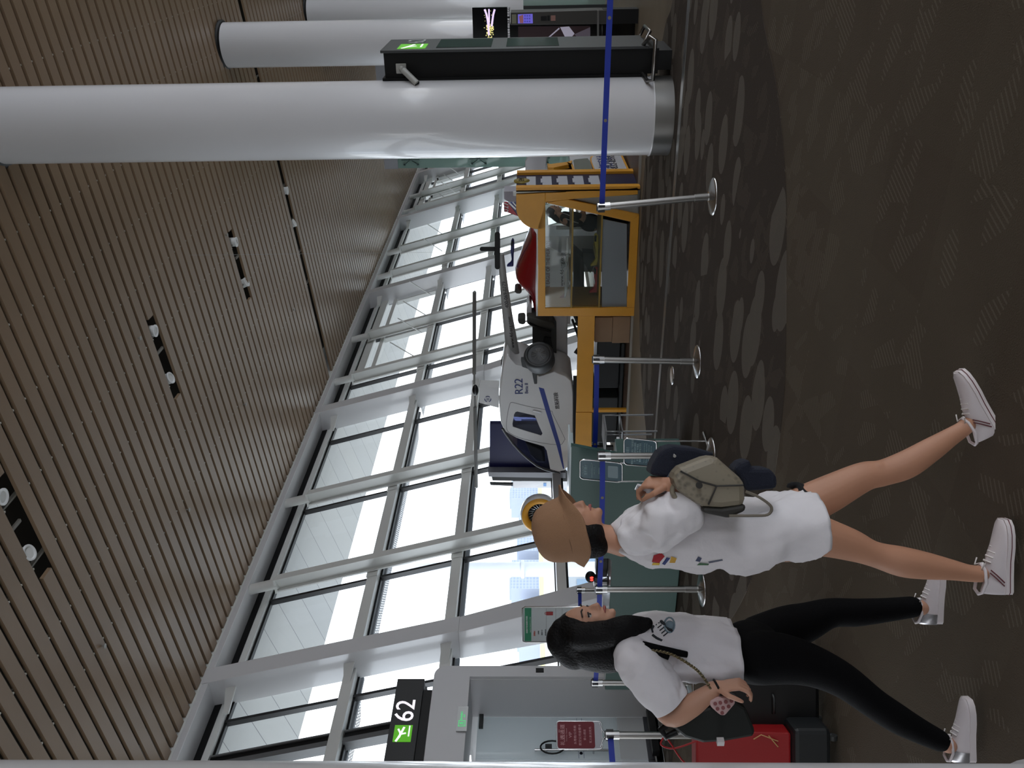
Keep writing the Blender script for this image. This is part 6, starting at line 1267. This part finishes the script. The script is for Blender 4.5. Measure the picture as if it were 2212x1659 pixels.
# ------------------------------------------------------------------ shop assistant behind the cabinet
P = PT(13.9); base = P(1400, 470); base.z = .034
g = root('person', 'shop assistant in black uniform with white piping behind the cabinet', 'person', tuple(base))
hfw = (fw*.8+up*-.45-FH*.35).normalized(); hup = (up-hfw*up.dot(hfw)).normalized()
b = MB(); hc = P(1197, 456); H = head(b, hc, hfw, hup, 1.0)
limb(b, [(P(1205, 462), .05), (P(1214, 467), .05)]); ell(b, P(1240, 475), (fw, up, -FH), (.11, .24, .17)); ell(b, P(1280, 482), (fw, up, -FH), (.13, .16, .18))
limb(b, [(P(1222, 476, .17), .052), (P(1250, 480, .21), .046), (P(1262, 468, .24), .036), (P(1258, 452, .25), .027)]); wr = P(1258, 452, .25); hand(b, wr, fw, -up, curl=.4, sc=.9)
limb(b, [(P(1222, 466, -.17), .052), (P(1250, 466, -.2), .046), (P(1262, 456, -.2), .03)])
limb(b, [(P(1295, 480, .09), .09), (P(1340, 474, .09), .06), (P(1378, 474, .09), .04)]); limb(b, [(P(1295, 480, -.09), .09), (P(1340, 476, -.09), .06), (P(1378, 478, -.09), .04)])
fuse(b, 'body', SKIN2, g, .0065, 3); face_bits(H, g)
b = MB(); ell(b, H(-.03, .025), (hfw, hup, hfw.cross(hup)), (.098, .095, .088)); ell(b, H(-.07, -.04), (hfw, hup, hfw.cross(hup)), (.06, .09, .08)); limb(b, [(H(-.08, -.06), .06), (H(-.10, -.14), .05), (H(-.10, -.2), .03)]); fuse(b, 'hair', mat('dark_brown_hair', (34, 26, 26), .5), g, .010, 3)
UNI = mat('uniform_black', (22, 22, 28), .8)
b = MB(); ell(b, P(1238, 474), (fw, up, -FH), (.125, .19, .20)); ell(b, P(1275, 481), (fw, up, -FH), (.145, .18, .20)); limb(b, [(P(1219, 470, .12), .075), (P(1236, 479, .19), .068), (P(1252, 482, .22), .06)]); limb(b, [(P(1219, 466, -.12), .075), (P(1250, 468, -.2), .06)])
limb(b, [(P(1290, 480, .09), .11), (P(1340, 474, .09), .075), (P(1376, 474, .09), .06)]); limb(b, [(P(1290, 480, -.09), .11), (P(1340, 476, -.09), .075), (P(1376, 478, -.09), .06)])
fuse(b, 'uniform', UNI, g, .010, 4)
m = MB(); m.tube([P(x, y, t_) for x, y, t_ in ((1212, 458, .12), (1220, 462, .17), (1232, 466, .20))], .008, 6); m.tube([P(x, y, t_) for x, y, t_ in ((1222, 472, .24), (1236, 478, .27), (1250, 482, .29))], .007, 6); m.build('white_piping', EWHITE, g)
for s in (1, -1):
    m = MB(); f_ = P(1382, 470, .09*s); f_.z = .036; m.hexa([f_+fw*a_+FH*b_ for a_, b_ in ((-.1, -.045), (.16, -.045), (.16, .045), (-.1, .045))]+[f_+fw*a_+FH*b_+up*h_ for a_, b_, h_ in ((-.1, -.04, .09), (.16, -.035, .03), (.16, .035, .03), (-.1, .04, .09))]); m.build('shoe', BLACK, g, bevel=.015)
# ------------------------------------------------------------------ lettering becomes plain meshes
bpy.context.view_layer.update(); dg = bpy.context.evaluated_depsgraph_get()
for o in [o for o in COL.objects if o.type == 'FONT']:
    me = bpy.data.meshes.new_from_object(o.evaluated_get(dg)); n = bpy.data.objects.new(o.name, me); COL.objects.link(n)
    if not me.materials: me.materials.append(o.data.materials[0])
    nm = o.name.split('.')[0]; n.parent = o.parent; n.matrix_local = o.matrix_local.copy(); bpy.data.objects.remove(o); n.name = nm
